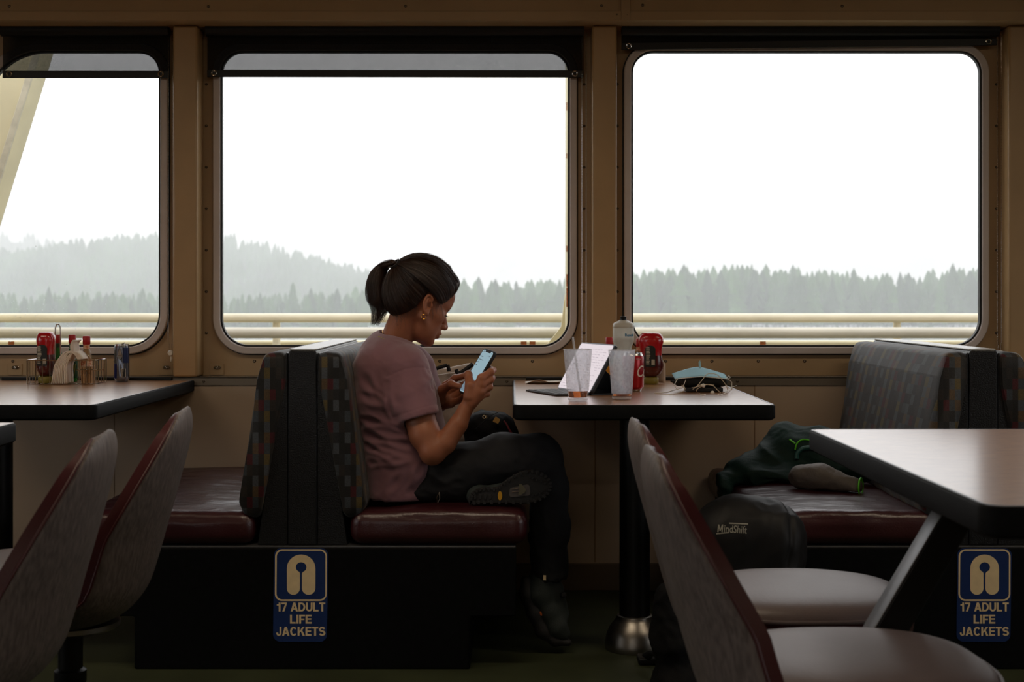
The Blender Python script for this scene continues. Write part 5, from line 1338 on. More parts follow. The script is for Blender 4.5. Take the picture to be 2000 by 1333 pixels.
# bottles and cans
def lathe_thing(parts, t, c, n=28):
    for nm, prof, m in parts: mesh_obj(nm, MB().lathe(prof, n, c=c), m, t, smooth=True, sharp=45)
glass_green = mat('green_bottle', (40, 150, 50), .12, trans=.6, ior=1.4); lab_green = mat('green_label', (22, 74, 40), .5, var=.3, vscale=120)
glass_clear = mat('clear_bottle', (225, 190, 150), .1, trans=.7, ior=1.4); lab_or = mat('orange_sauce_label', (200, 96, 40), .5, col2=(235, 210, 180), vscale=160)
redsauce = mat('red_sauce_plastic', (176, 14, 24), .2, spec=.7, coat=.6, sss=.15)
darkred = mat('dark_sauce_plastic', (74, 8, 14), .22, spec=.6, coat=.5)
def hot_sauce(p, label, green=True, sc=1.0, h=.135, group=None):
    t = thing('hot_sauce_bottle', label, 'bottle', p, group)
    gm, lm = (glass_green, lab_green) if green else (glass_clear, lab_or); r = .0175*sc; k = h/.135
    lathe_thing([('bottle_glass', [(r*.3, 0), (r*.95, .001), (r, .004), (r, .068*k), (r*.85, .082*k), (r*.5, .098*k), (r*.42, .104*k), (r*.42, .118*k)], gm),
                 ('bottle_label', [(r*1.015, .012*k), (r*1.03, .013*k), (r*1.03, .062*k), (r*1.015, .063*k)], lm),
                 ('neck_label', [(r*.60, .098*k), (r*.56, .112*k)], lm),
                 ('cap', [(r*.3, .1095*k), (r*.66, .110*k), (r*.70, .112*k), (r*.70, .133*k), (r*.62, .135*k), (r*.2, .135*k)], M['red'])], t, p)
    # diagonal light strokes of the printed label
    g = MB()
    for i in range(5):
        a0 = -math.pi/2-.6+.3*i; pts = [p+Vector((math.cos(a0+.10*q)*r*1.035, math.sin(a0+.10*q)*r*1.035, (.018+.011*q)*k)) for q in range(4)]; g.tube(pts, .0009, 4)
    mesh_obj('label_print', g, mat('yellow_label_ink', (190, 185, 70), .5) if green else M['red'], t)
    return t
def ketchup(p, label, H=.170, W=.040, D=.026, group=None, rot=0):
    """upside-down squeeze bottle standing on its wide cap"""
    t = thing('ketchup_bottle', label, 'bottle', p, group); Rz = Matrix.Rotation(rot, 3, 'Z')
    def lay(sx, sy, z, pw=2.8, n=36):
        o = []
        for k in range(n):
            a = 2*math.pi*k/n; c, s_ = math.cos(a), math.sin(a)
            o.append(p+Rz @ Vector((sx*math.copysign(abs(c)**(2/pw), c), sy*math.copysign(abs(s_)**(2/pw), s_), z)))
        return o
    cap = [lay(.024, .022, 0, 2.2), lay(.0265, .0235, .003, 2.2), lay(.0265, .0235, .020, 2.2), lay(.024, .021, .0225, 2.2)]
    mesh_obj('cap', MB().loops(cap), mat('olive_yellow_cap', (128, 116, 44), .4), t, smooth=True, sharp=50)
    lo_ = [(.018, .016, .0225), (W*.72, D*.8, .030), (W*.95, D*.97, .045), (W*1.0, D, .062), (W*.93, D*.95, .080), (W*.88, D*.93, .095)]
    up_ = [(W*.88, D*.93, .0951), (W*.86, D*.92, .110), (W*.90, D*.95, .125), (W*1.0, D*1.0, .140), (W*.99, D*.97, .152), (W*.86, D*.86, .163), (W*.66, D*.62, .1695), (W*.6, D*.5, .170)]
    s_ = H/.170
    mesh_obj('sauce_body', MB().loops([lay(a, b, c*s_) for a, b, c in lo_]), darkred, t, smooth=True, sharp=60)
    mesh_obj('upper_body', MB().loops([lay(a, b, c*s_) for a, b, c in up_]), redsauce, t, smooth=True, sharp=60)
    g = MB(); lb = roundpoly([(-.021, .058), (.013, .058), (.013, .128), (-.021, .128)], [.005, .005, .014, .014], 5); y = -D-.0012
    def fl(loop, yy): return [p+Rz @ Vector((a, yy+.07*max(0, abs(a)-.012)**1.2, c*s_)) for a, c in loop]
    n_ = len(lb); vs = fl(lb, y)+fl(lb, y+.004); mesh_obj('back_label', g.add(vs, [tuple(range(n_)), tuple(range(2*n_-1, n_-1, -1))]+[(i, i+n_, (i+1) % n_+n_, (i+1) % n_) for i in range(n_)]), mat('dark_bottle_label', (30, 34, 32), .4), t)
    g = MB(); rb = random.Random(4)
    for i in range(13):
        z = .066+i*.0046; w = rb.uniform(.010, .0145)
        g.add(fl([(-.0185, z), (-.0185+w, z), (-.0185+w, z+.0028), (-.0185, z+.0028)], y-.0006), [(0, 1, 2, 3)])
    g.add(fl([(-.0005, .064), (.0105, .064), (.0105, .082), (-.0005, .082)], y-.0006), [(0, 1, 2, 3)])
    mesh_obj('label_print', g, mat('pale_label_ink', (180, 174, 160), .6), t)
    return t
ketchup(tz(1271, 750), 'red ketchup bottle standing upside down on the middle table beside the cola can', .172, .0425, .028)
hot_sauce(Vector((pxX(1190, 4.62), 4.62, ZT+.001)), 'green glass hot sauce bottle behind the propped tablet', True, 1.0, .158)
hot_sauce(Vector((pxX(1249, 4.70), 4.70, ZT+.001)), 'red capped sauce bottle half hidden behind the ketchup bottle', False, 1.0, .152)
# napkin behind the ketchup
g = MB(); c = Vector((pxX(1288, 4.70), 4.70, ZT+.001)); rows = [[c+Vector((-.03+.05*u, .01*math.sin(u*5)+.008*v, .001+.07*v+.012*math.sin(u*7+v*3)*v)) for u in [k/6 for k in range(7)]] for v in [k/5 for k in range(6)]]
o = mesh_obj('paper_napkin', g.grid(rows), M['paper'], smooth=True); sm_ = o.modifiers.new('thick', 'SOLIDIFY'); sm_.thickness = .0012; tag(o, 'white napkin poking out behind the ketchup bottle on the middle table', 'napkin')
# sports bottle
p = Vector((pxX(1217.5, 4.5), 4.5, ZT+.001)); t = thing('water_bottle', 'clear squeeze sports bottle with a black nozzle behind the tumbler', 'bottle', p)
wb = thin('milky_soft_plastic', (228, 228, 220), .72, rough=.3, transl=.5)
s_ = 4.5/FPX
def zz(py): return pxZ(py, 4.5)-p.z
mesh_obj('bottle_body', MB().lathe([(.004, 0), (.033, .001), (.0345, .006), (.0345, zz(712)), (.033, zz(700)), (.028, zz(690)), (.0265, zz(684)), (.0270, zz(678)), (.0325, zz(670)), (.0345, zz(662)), (.0345, zz(641)), (.0335, zz(640))], 40, c=p, capt=False), wb, t, smooth=True, sharp=70)
mesh_obj('water', MB().lathe([(.004, .003), (.032, .004), (.0330, .01), (.0330, zz(712)), (.026, zz(690)), (.025, zz(680)), (.031, zz(670)), (.0330, zz(660)), (.004, zz(660))], 32, c=p), thin('water_tint', (200, 205, 205), .4, rough=.05), t, smooth=True)
mesh_obj('screw_lid', MB().lathe([(.0340, zz(641)), (.0345, zz(639)), (.0335, zz(633)), (.028, zz(630)), (.015, zz(626.5)), (.0145, zz(626))], 36, c=p), mat('translucent_lid', (190, 184, 172), .35), t, smooth=True, sharp=60)
mesh_obj('nozzle', MB().lathe([(.0135, zz(627)), (.0135, zz(625)), (.0095, zz(624)), (.0095, zz(621)), (.0105, zz(620)), (.0105, zz(619)), (.008, zz(618)), (.002, zz(618))], 28, c=p), M['black'], t, smooth=True)
vs, fs = text_mesh('Renoit', .0135, bold=.0004); g = MB()
def wrapc(vs, fs, c, r, a_c, z, sc=1.0):
    o = []
    for v in vs: a = a_c+v[0]*sc/r; o.append(c+Vector((math.cos(a)*(r+.0006+.0004*(v[2] > 0)), math.sin(a)*(r+.0006+.0004*(v[2] > 0)), z+v[1]*sc)))
    return MB().add(o, fs)
mesh_obj('lettering', wrapc(vs, fs, p, .0346, -math.pi/2+.55, zz(657), .95), mat('teal_ink', (30, 110, 150), .5), t)
# cola can
can_m = mat('red_can_paint', (172, 12, 28), .28, metal=.35, coat=.3); alu2 = mat('bare_can_aluminium', (190, 188, 186), .25, metal=1)
p = Vector((pxX(1236.5, 4.30), 4.30, ZT+.0006)); t = thing('cola_can', 'red cola can partly hidden behind the frosty tumbler', 'can', p)
mesh_obj('can_body', MB().lathe([(.0265, .006), (.031, .011), (.0330, .014), (.0330, .104), (.031, .110)], 40, c=p, capb=False, capt=False), can_m, t, smooth=True)
mesh_obj('can_base', MB().lathe([(.020, .004), (.0245, .0), (.026, .002), (.0266, .0062)], 32, c=p), alu2, t, smooth=True)
mesh_obj('can_lid', MB().lathe([(.031, .110), (.0275, .117), (.0275, .1195), (.0265, .1195), (.0262, .1165), (.003, .1165)], 32, c=p, capb=False), alu2, t, smooth=True)
vs, fs = text_mesh('Coca-Cola', .050, bold=.0004, shear=.35, align='LEFT', sx=.78)
mesh_obj('script_lettering', wrapc(vs, fs, p, .0331, -math.pi/2+.12, .046), mat('white_can_ink', (225, 205, 195), .5), t)
for nm, zz_, a_, sz in (('TASTE', .098, .35, .006), ('THE', .012+.0, .40, .0045)):
    vs, fs = text_mesh('THE' if nm == 'THE' else 'TRADE', sz); 
    if nm == 'TASTE': mesh_obj('small_print', wrapc(vs, fs, p, .0331, -math.pi/2+.45, zz_), mat('pale_can_ink', (225, 200, 190), .5), t)
# straw wrapper and orange packet tucked by the tablet
o = mesh_obj('straw_wrapper', MB().tube([Vector((pxX(1243, 4.45), 4.45, ZT+.08)), Vector((pxX(1250, 4.45), 4.45, ZT+.125))], .004, 6), M['paper']); bpy.data.objects.remove(o)
p = Vector((pxX(1188, 4.52), 4.52, ZT+.001)); t = thing('sugar_caddy', 'small wire caddy of orange packets behind the tablet', 'caddy', p)
def wire_basket(t, c, w, d, h, cols, m, nx=8, ny=4, r=.0013, low=None):
    x0, x1, y0, y1 = c.x-w/2, c.x+w/2, c.y-d/2, c.y+d/2; z0 = c.z+r
    def loop(z, rr=r): return MB().tube([(a, b, z) for a, b in rrect(x0, y0, x1, y1, .012, 4)], rr, 6, closed=True)
    mesh_obj('bottom_ring', loop(z0), m, t, smooth=True); mesh_obj('top_ring', loop(z0+h, r*1.5), m, t, smooth=True)
    g = MB()
    for k in range(nx+1):
        x = x0+.006+(w-.012)*k/nx
        for y in (y0, y1): g.tube([(x, y, z0), (x, y, z0+h)], r, 6)
        g.tube([(x, y0, z0), (x, y1, z0)], r, 6)
    for k in range(ny+1):
        y = y0+.006+(d-.012)*k/ny
        for x in (x0, x1): g.tube([(x, y, z0), (x, y, z0+h)], r, 6)
    mesh_obj('wire_grid', g, m, t, smooth=True)
wire_basket(t, Vector((pxX(1152, 4.68), 4.68, ZT+.0008)), .10, .10, .105, None, M['chrome'], 6, 3)
for k in range(4):
    x = pxX(1190, 4.5)+.004*k; pk = mesh_obj('sugar_packet', MB().box((x-.016, 4.50+.005*k, ZT+.002), (x+.022, 4.5025+.005*k, ZT+.068)), mat('orange_packet', (200, 120, 30), .5, col2=(226, 170, 60), vscale=60), bevel=.0008)
    tag(pk, 'orange sugar packet leaning in the gap between tablet and tumbler', 'packet', 'orange sugar packets beside the tablet')

# mask, pouch, wallet and earphones
pouch_m = mat('dark_green_grey_pouch', (34, 35, 30), .65, bump=.3, bscale=200)
c = Vector((pxX(1368, 4.30), 4.30, ZT))
f = Field((c.x-.11, c.y-.09, ZT-.005), (c.x+.12, c.y+.1, ZT+.06), .0032)
f.ell(c+Vector((.005, .02, .033)), (.082, .05, .019), k=0); f.box(c+Vector((.01, .02, .031)), (.07, .045, .014), .012, k=.02); f.cap(c+Vector((-.07, 0, .024)), c+Vector((-.092, -.01, .032)), .008, .004, k=.012)
o = mesh_obj('glasses_pouch', f.mesh(1, lambda V, n: .0012*wob(V, 16, 3, True)), pouch_m, smooth=True); tag(o, 'dark soft pouch lying under the blue face mask', 'pouch')
o = mesh_obj('wallet', MB().prism(rrect(c.x-.052, c.y-.062, c.x+.062, c.y-.002, .006, 5), ZT+.0015, ZT+.0145, 'Z'), mat('black_leather', (14, 14, 16), .45, bump=.4, bscale=300), bevel=.003); tag(o, 'flat black wallet on the table in front of the pouch', 'wallet')
mask_m = mat('pale_blue_mask', (150, 196, 214), .8, bump=.2, bscale=300, sss=.1)
t = thing('face_mask', 'pale blue disposable face mask resting on the dark pouch', 'mask', c+Vector((0, .02, .05)))
rows = []
for i in range(21):
    u = i/20; row = []
    for k in range(9):
        v = k/8; x = c.x-.085+.165*u; prof_ = .5*(1-abs(2*u-.98)**1.3); z = ZT+.052+.044*prof_*(.35+.65*v)+.004*v*0-.012*(1-v)+.0018*math.sin(k*math.pi); y = c.y-.048+.085*v
        z += .0022*(k % 2); row.append(Vector((x, y, z)))
    rows.append(row)
o = mesh_obj('mask_sheet', MB().grid(rows), mask_m, t, smooth=True); sm_ = o.modifiers.new('thick', 'SOLIDIFY'); sm_.thickness = .0016
mesh_obj('white_edge', MB().tube([r_[0]+Vector((0, -.0006, 0)) for r_ in rows], .0013, 6), M['white'], t, smooth=True)
pk = rows[10][8]; pkx = Vector((pxX(1365, c.y), c.y-.02, ZT+.072))
g = MB(); q = [pkx+Vector((-.003, 0, 0)), pkx+Vector((.004, 0, 0)), pkx+Vector((.003, 0, .018)), pkx+Vector((.001, 0, .025)), pkx+Vector((-.0035, 0, .02))]
mesh_obj('folded_corner', MB().prism([(v.x, v.z) for v in q], pkx.y-.001, pkx.y+.001), mask_m, t)
mesh_obj('ear_loop', MB().tube([rows[1][0], rows[1][0]+Vector((-.012, -.012, -.018)), Vector((c.x-.08, c.y-.055, ZT+.010)), Vector((c.x-.062, c.y-.05, ZT+.012)), rows[4][0]+Vector((0, -.004, -.006))], .0012, 6), M['white'], t, smooth=True)
mesh_obj('ear_loop', MB().tube([rows[19][0], rows[19][0]+Vector((.010, .002, .010)), rows[19][0]+Vector((.014, .002, .004)), rows[19][0]+Vector((.006, 0, 0)), Vector((c.x+.093, c.y-.03, ZT+.03)), Vector((c.x+.09, c.y-.05, ZT+.006))], .0012, 6), M['white'], t, smooth=True)
ep_m = mat('white_cable', (205, 192, 170), .4)
t = thing('earphones', 'tangled white wired earphones draped over wallet and pouch', 'earphones', c)
def tp(px, py, z=0):
    d = FPX*(ZE-ZT-.002-z)/(py-HY); return Vector((pxX(px, d), d, ZT+.002+z))
def spl(pts, n=8):
    out = []
    for i in range(len(pts)-1):
        for k in range(n):
            q = k/n; g_ = lambda j: pts[max(0, min(len(pts)-1, j))]; a, b, c_, d = g_(i-1), g_(i), g_(i+1), g_(i+2)
            out.append((b*2+(c_-a)*q+(a*2-b*5+c_*4-d)*q*q+(b*3-a-c_*3+d)*q**3)*.5)
    return out+[pts[-1]]
FY = c.y-.068
def fr(px, py, y=0): return P(px, py, FY+y)
cables = [[tp(1278, 768), tp(1300, 767), tp(1330, 758), tp(1345, 756), fr(1352, 758), fr(1380, 752), fr(1395, 753)],
          [tp(1279, 769), tp(1310, 771), tp(1332, 766), fr(1338, 760), fr(1334, 754), fr(1331, 753)],
          [fr(1353, 761), fr(1362, 754), fr(1372, 742), fr(1380, 732), fr(1388, 730.5), fr(1400, 732), fr(1410, 742), fr(1419, 755), fr(1420, 765), tp(1408, 772), tp(1402, 771)],
          [fr(1371, 755), fr(1364, 759), fr(1360, 763), fr(1364, 768), tp(1372, 772), tp(1378, 771)],
          [fr(1360, 755), fr(1374, 751.5), fr(1392, 754), fr(1402, 763), fr(1412, 771)],
          [fr(1421, 760), tp(1432, 756), tp(1437, 754.5), tp(1440, 754.5)]]
for cb in cables: mesh_obj('cable', MB().tube(spl([Vector(v) for v in cb]), .00115, 6), ep_m, t, smooth=True)
for (a, b_, cc) in (((1372, 757), (1377, 755), (1381, 758)), ((1390, 771), (1396, 768), (1399, 772))):
    pa, pb, pc = fr(*a, -.004), fr(*b_, -.004), fr(*cc, -.004)
    g = MB().lathe([(.0008, 0), (.005, .001), (.0068, .004), (.0062, .008), (.003, .0115), (.0008, .012)], 16, c=pa, M=Matrix.Rotation(R(25), 4, 'Y')); mesh_obj('earbud', g, M['white'], t, smooth=True)
mesh_obj('inline_remote', MB().tube([fr(1375.5, 771, -.003), fr(1388, 771.5, -.003)], .0022, 8), M['white'], t, smooth=True)
mesh_obj('cable_plug', MB().tube([fr(1399, 771.5, -.003), fr(1407, 772, -.003)], .0017, 8), M['greymetal'], t, smooth=True)

# ------------------------------------------------------------------ left table: wire caddy with its contents, energy drink can
c = Vector((pxX(131, 4.69), 4.69, ZT+.0008))
t = thing('condiment_caddy', 'chrome wire caddy holding sauces and napkins on the left table', 'caddy', c)
wire_basket(t, c, .232, .13, .080, None, M['chrome'], 9, 4, .0013)
hx = pxX(113, 4.69)
mesh_obj('carry_handle', MB().tube(spl([Vector((hx-.009, 4.69, ZT+.003)), Vector((hx-.009, 4.69, ZT+.17)), Vector((hx-.006, 4.69, ZT+.196)), Vector((hx, 4.69, ZT+.202)), Vector((hx+.006, 4.69, ZT+.196)), Vector((hx+.009, 4.69, ZT+.17)), Vector((hx+.009, 4.69, ZT+.003))]), .0024, 10), M['chrome'], t, smooth=True)
mesh_obj('front_pocket', MB().tube([(pxX(150, 4.62), 4.618, ZT+.05), (pxX(196, 4.62), 4.618, ZT+.05), (pxX(198, 4.62), 4.64, ZT+.05)], .0016, 6), M['chrome'], t, smooth=True)
ketchup(Vector((pxX(90, 4.67), 4.67, ZT+.0035)), 'red ketchup bottle standing upside down inside the wire caddy', .172, .030, .030)
hot_sauce(Vector((pxX(141, 4.72), 4.72, ZT+.0035)), 'green hot sauce bottle standing in the wire caddy behind the napkins', True, 1.0, .162)
hot_sauce(Vector((pxX(113, 4.735), 4.735, ZT+.0035)), 'darker green hot sauce bottle hidden behind the caddy handle', True, .9, .162)
hot_sauce(Vector((pxX(169, 4.70), 4.70, ZT+.0035)), 'clear sauce bottle with a red cap at the right of the caddy', False, 1.05, .158)
nap = mat('white_napkin_stack', (226, 214, 200), .85, bump=.5, bscale=90, stretch=(12, 1, 1), sss=.1)
for k in range(9):
    ox = k*.0062; g = MB(); base = Vector((pxX(104, 4.64)+ox, 4.655, ZT+.004)); w = .085
    cv = [(-.001, .0), (.004, .030), (.010, .06), (.024, .085), (.040, .103+.002*(k % 3)), (.066, .107-.002*(k % 2)), (.082-.001*k, .097), (.088-.001*k, .082)]
    if k > 5: cv = cv[:5]+[(.044, .128+.003*(k-6)), (.055, .146)]
    cv = spl([Vector((a*1.0-.0024*k*(z_/.1), 0, z_)) for a, z_ in cv], 4)
    rows = [[base+Vector((v.x, yy+.002*math.sin(j*.5+k), v.z)) for yy in (-.035, -.012, .012, .038)] for j, v in enumerate(cv)]
    o = mesh_obj('paper_napkin', g.grid(rows), nap, smooth=True); sm_ = o.modifiers.new('thick', 'SOLIDIFY'); sm_.thickness = .0032
    tag(o, 'white folded napkin bending over inside the wire caddy', 'napkin', 'napkins folded over in the caddy')
for k in range(7):
    x = pxX(160, 4.64)+.0052*k; pk = mesh_obj('sugar_packet', MB().box((x, 4.632, ZT+.004), (x+.0034, 4.672, ZT+.062)), mat('tan_packet', (168, 130, 92), .6, var=.15, vscale=80), bevel=.0008)
    tag(pk, 'tan sugar packet standing in the front of the wire caddy', 'packet', 'tan sugar packets in the caddy')
# slim can
p = tz(238, 745.5); t = thing('energy_drink_can', 'dented slim silver and blue energy drink can on the left table', 'can', p)
cb_ = mat('brushed_blue_silver', (120, 126, 140), .25, metal=.8, var=.1)
r = .0258
def canring(z, rr_):
    o = []
    for k in range(36):
        a = 2*math.pi*k/36; q = rr_; dent = .005*math.exp(-((a-1.5*math.pi)/.35)**2)*math.exp(-((z-.085)/.022)**2)+.003*math.exp(-((a-1.58*math.pi)/.2)**2)*math.exp(-((z-.05)/.025)**2); o.append(p+Vector((math.cos(a)*(q-dent), math.sin(a)*(q-dent), z)))
    return o
mesh_obj('can_body', MB().loops([canring(z, q) for z, q in [(0, .0205), (.003, .0215), (.008, .0245)]+[(.011+.012*k, r) for k in range(10)]+[(.124, .0245)]]), cb_, t, smooth=True)
mesh_obj('can_rim', MB().lathe([(.0245, .1235), (.0238, .128), (.0238, .130), (.0228, .130), (.0226, .127), (.002, .127)], 30, c=p), alu2, t, smooth=True)
mesh_obj('pull_tab', MB().tube([p+Vector((-.002, 0, .129)), p+Vector((.007, -.002, .132)), p+Vector((.012, -.002, .1345))], .0016, 6), alu2, t, smooth=True)
def patch(poly, m, nm):
    vs = []
    for a, z in poly: ang = -math.pi/2+a/r; vs.append(p+Vector((math.cos(ang)*(r+.0005), math.sin(ang)*(r+.0005), z)))
    o = mesh_obj(nm, MB().add(vs, [tuple(range(len(poly)))]), m, t)
blue = mat('deep_blue_can_ink', (18, 34, 120), .3, metal=.4)
for k in range(4): patch([(-.034+.0055*k, .012), (-.0285+.0055*k, .012), (-.0285+.0055*k, .062), (-.034+.0055*k, .062)], blue, 'blue_panel')
for k in range(5): patch([(.010+.005*k, .065), (.015+.005*k, .065), (.015+.005*k, .118), (.010+.005*k, .118)], mat('slate_blue_can_ink', (52, 62, 100), .3, metal=.5), 'blue_panel')
patch([(-.0105, .088), (0, .074), (.0085, .088), (.0005, .118)], alu2, 'silver_diamond')
for k in range(8): patch([(.006+.0016*k, .018), (.0068+.0016*k, .018), (.0068+.0016*k, .044), (.006+.0016*k, .044)], M['black'], 'barcode_bar')
patch([(.0045, .016), (.02, .016), (.02, .046), (.0045, .046)], M['white'], 'barcode_panel')
# ------------------------------------------------------------------ bags by the person
tote_m = mat('pale_grey_tote_cloth', (186, 172, 162), .8, bump=.4, bscale=220, var=.05)
c = Vector((-.18, 4.62, .445))
f = Field((-.36, 4.48, .42), (.03, 4.80, .90), .0055)
f.box(Vector((-.225, 4.66, .60)), (.085, .05, .15), .03, Matrix.Rotation(R(0), 3, 'Y'), k=0); f.ell(Vector((-.22, 4.65, .56)), (.105, .085, .12), k=.05)
f.box(Vector((-.205, 4.67, .755)), (.085, .022, .05), .012, Matrix.Rotation(R(-5), 3, 'Y'), k=.04)
t = thing('tote_bag', 'pale grey tote bag with black straps standing behind the phone', 'bag', (-.18, 4.65, .445))
mesh_obj('bag_body', f.mesh(1, lambda V, n: .006*wob(V, 4.5, 31, True)+.002*wob(V, 14, 2, True)), tote_m, t, smooth=True)
mesh_obj('band', MB().prism([(pxX(848, 4.6), pxZ(757, 4.6)), (pxX(894, 4.6), pxZ(744, 4.6)), (pxX(894, 4.6), pxZ(727, 4.6)), (pxX(848, 4.6), pxZ(734, 4.6))], 4.607, 4.63), tote_m, t, bevel=.002)
def strap(pts, w, m, nm, par, th=.003):
    g = MB(); pts = spl([Vector(v) for v in pts]); rows = []
    for i, v in enumerate(pts):
        tt = (pts[min(i+1, len(pts)-1)]-pts[max(i-1, 0)]).normalized(); s__ = Vector((-tt.z, 0, tt.x)); rows.append([v+s__*w/2, v-s__*w/2])
    o = mesh_obj(nm, g.grid(rows), m, par, smooth=True); q = o.modifiers.new('thick', 'SOLIDIFY'); q.thickness = th; return o
strap([P(838, 724, 4.59), P(850, 721, 4.59), P(862, 717, 4.59), P(874, 714, 4.59)], .012, M['black'], 'strap', t)
strap([P(874, 713, 4.585), P(876, 719, 4.585), P(877, 726, 4.585)], .012, M['black'], 'strap', t)
strap([P(893, 732, 4.585), P(904, 726, 4.585), P(915, 718, 4.585), P(924, 711, 4.585)], .014, M['black'], 'strap', t)
strap([P(891, 722, 4.582), P(893, 729, 4.582), P(895, 737, 4.582)], .012, M['black'], 'strap', t)
packm = mat('black_nylon', (9, 10, 13), .75, bump=.3, bscale=300, spec=.25)
f = Field((-.20, 4.24, .42), (.04, 4.60, .72), .0045)
f.box(Vector((-.075, 4.42, .555)), (.075, .09, .115), .05, Matrix.Rotation(R(8), 3, 'Y'), k=0); f.ell(Vector((-.03, 4.40, .535)), (.065, .08, .095), k=.03); f.cap(Vector((-.12, 4.38, .625)), Vector((-.06, 4.36, .62)), .03, .028, k=.03)
f.box((-.1, 4.4, .40), (.4, .4, .046), .002, k=.004, op='sub')
t = thing('backpack', 'small black backpack with a yellow tag behind the person\'s hands', 'backpack', (-.08, 4.42, .445))
mesh_obj('pack_body', f.mesh(1, lambda V, n: .004*wob(V, 8, 21, True)), packm, t, smooth=True)
mesh_obj('rubber_tag', MB().prism(roundpoly([(pxX(962, 4.30), pxZ(824, 4.30)), (pxX(973, 4.30), pxZ(828, 4.30)), (pxX(977, 4.30), pxZ(820, 4.30)), (pxX(968, 4.30), pxZ(814, 4.30))], [.002]*4, 3), 4.300, 4.304), mat('mustard_rubber', (180, 140, 70), .6, bump=.5, bscale=100), t)
strap([P(985, 823, 4.33), P(990, 830, 4.32), P(995, 840, 4.31), P(1000, 848, 4.31)], .006, mat('dark_red_webbing', (90, 14, 26), .6), 'red_strap', t)
mesh_obj('zip_line', MB().tube(spl([P(930, 838, 4.30), P(945, 824, 4.29), P(960, 812, 4.295), P(972, 806, 4.31)]), .0014, 6), M['black'], t, smooth=True)
pk_ = [o for o in t.children if o.name.startswith('pack_body')][0]
pv = BVHTree.FromPolygons([tuple(v.co) for v in pk_.data.vertices], [tuple(p.vertices) for p in pk_.data.polygons])
def onpack(px, py):
    d = (P(px, py, 1.0)-Vector((0, 0, ZE))).normalized(); h = pv.ray_cast(Vector((0, 0, ZE)), d); return (h[0]-d*.0015) if h[0] is not None else P(px, py, 4.3)
vs, fs = text_mesh('OL', 1.0, ext=0)
mesh_obj('lettering', MB().add([onpack(948+v[0]*9, 818-v[1]*10) for v in vs], fs), M['signcream'], t)
# ------------------------------------------------------------------ right bench: jacket, glove-like sleeve, rain-covered backpack
jm = mat('dark_green_jacket', (9, 38, 33), .7, bump=.25, bscale=260, var=.15, vscale=12, spec=.3)
zs = .446
f = Field((.66, 4.14, .28), (1.22, 4.74, .68), .006)
f.ell(Vector((.94, 4.55, .49)), (.14, .10, .085), k=0); f.ell(Vector((.86, 4.46, .465)), (.17, .11, .045), k=.05); f.ell(Vector((.98, 4.50, .56)), (.085, .07, .055), k=.05)
f.cap(Vector((.90, 4.55, .58)), Vector((1.04, 4.48, .55)), .045, .04, k=.04)
f.cap(Vector((.88, 4.50, .53)), Vector((.74, 4.42, .475)), .055, .034, k=.05); f.cap(Vector((.74, 4.44, .475)), Vector((.665, 4.36, .445)), .030, .028, k=.03)
f.cap(Vector((.668, 4.38, .44)), Vector((.664, 4.30, .33)), .028, .028, k=.03)
f.cap(Vector((1.0, 4.45, .53)), Vector((1.10, 4.36, .49)), .05, .035, k=.04)
f.box((.95, 4.4, .395), (.262, .6, .052), .02, k=.004, op='sub')
def jf(V, n): return .013*wob(V@np.array([[.5, 0, .8], [0, .7, 0], [-.9, 0, 1.3]]), 3.2, 41, True, 2)+.0022*wob(V*np.array([.6, 1, 1.4]), 12, 5, True)
t = thing('jacket', 'crumpled dark green jacket with bright green zip on the right bench', 'jacket', (.93, 4.5, zs))
jb = mesh_obj('jacket_body', f.mesh(1, jf), jm, t, smooth=True)
zg = mat('bright_green_zip', (90, 190, 30), .5); bv = None
dg = bpy.context.evaluated_depsgraph_get()
jv = BVHTree.FromPolygons([tuple(v.co) for v in jb.data.vertices], [tuple(p.vertices) for p in jb.data.polygons])
def onjacket(px, py, off=.003):
    d = (P(px, py, 1.0)-Vector((0, 0, ZE))).normalized(); h = jv.ray_cast(Vector((0, 0, ZE)), d); return (h[0]-d*off) if h[0] is not None else P(px, py, 4.42)
mesh_obj('zip', MB().tube(spl([onjacket(*q) for q in ((1553, 879), (1556, 868), (1563, 861), (1572, 859), (1585, 862), (1597, 870), (1609, 884))]), .0026, 6), zg, t, smooth=True)
mesh_obj('zip', MB().tube(spl([onjacket(*q) for q in ((1542, 859), (1547, 863), (1553, 867))]), .0032, 6), zg, t, smooth=True)
mesh_obj('cord_lock', MB().tube([onjacket(1604, 864, .006), onjacket(1612, 868, .006)], .005, 8), zg, t, smooth=True)
fl = spl([onjacket(*q, .004) for q in ((1556, 897), (1558, 885), (1570, 876), (1590, 876), (1612, 884), (1630, 893))]); mesh_obj('cuff_edge', MB().tube(fl, .007, 8), mat('teal_jacket_lining', (36, 84, 82), .5), t, smooth=True)
gm_ = mat('grey_brown_softshell', (92, 84, 78), .6, bump=.3, bscale=200, var=.1)
c0 = P(1590, 913, 4.24); c0.z = zs+.040
f = Field((c0.x-.09, 4.08, zs-.01), (c0.x+.2, 4.36, zs+.13), .0042)
f.chain([c0+Vector((-.035, .03, -.004)), c0+Vector((.02, 0, 0)), c0+Vector((.11, -.05, -.022))], [.036, .038, .025], k=.02)
f.box((c0.x, 4.2, zs-.045), (.4, .4, .048), .002, k=.003, op='sub')
t2 = thing('glove', 'grey glove with a green edge lying in front of the jacket', 'glove', c0-Vector((0, 0, .05)))
mesh_obj('glove_body', f.mesh(1, lambda V, n: .003*wob(V, 9, 12, True)), gm_, t2, smooth=True)
cf = c0+Vector((.128, -.060, -.022)); ax_ = Vector((.88, -.47, 0)).normalized(); b1 = ax_.orthogonal().normalized(); b2 = ax_.cross(b1)
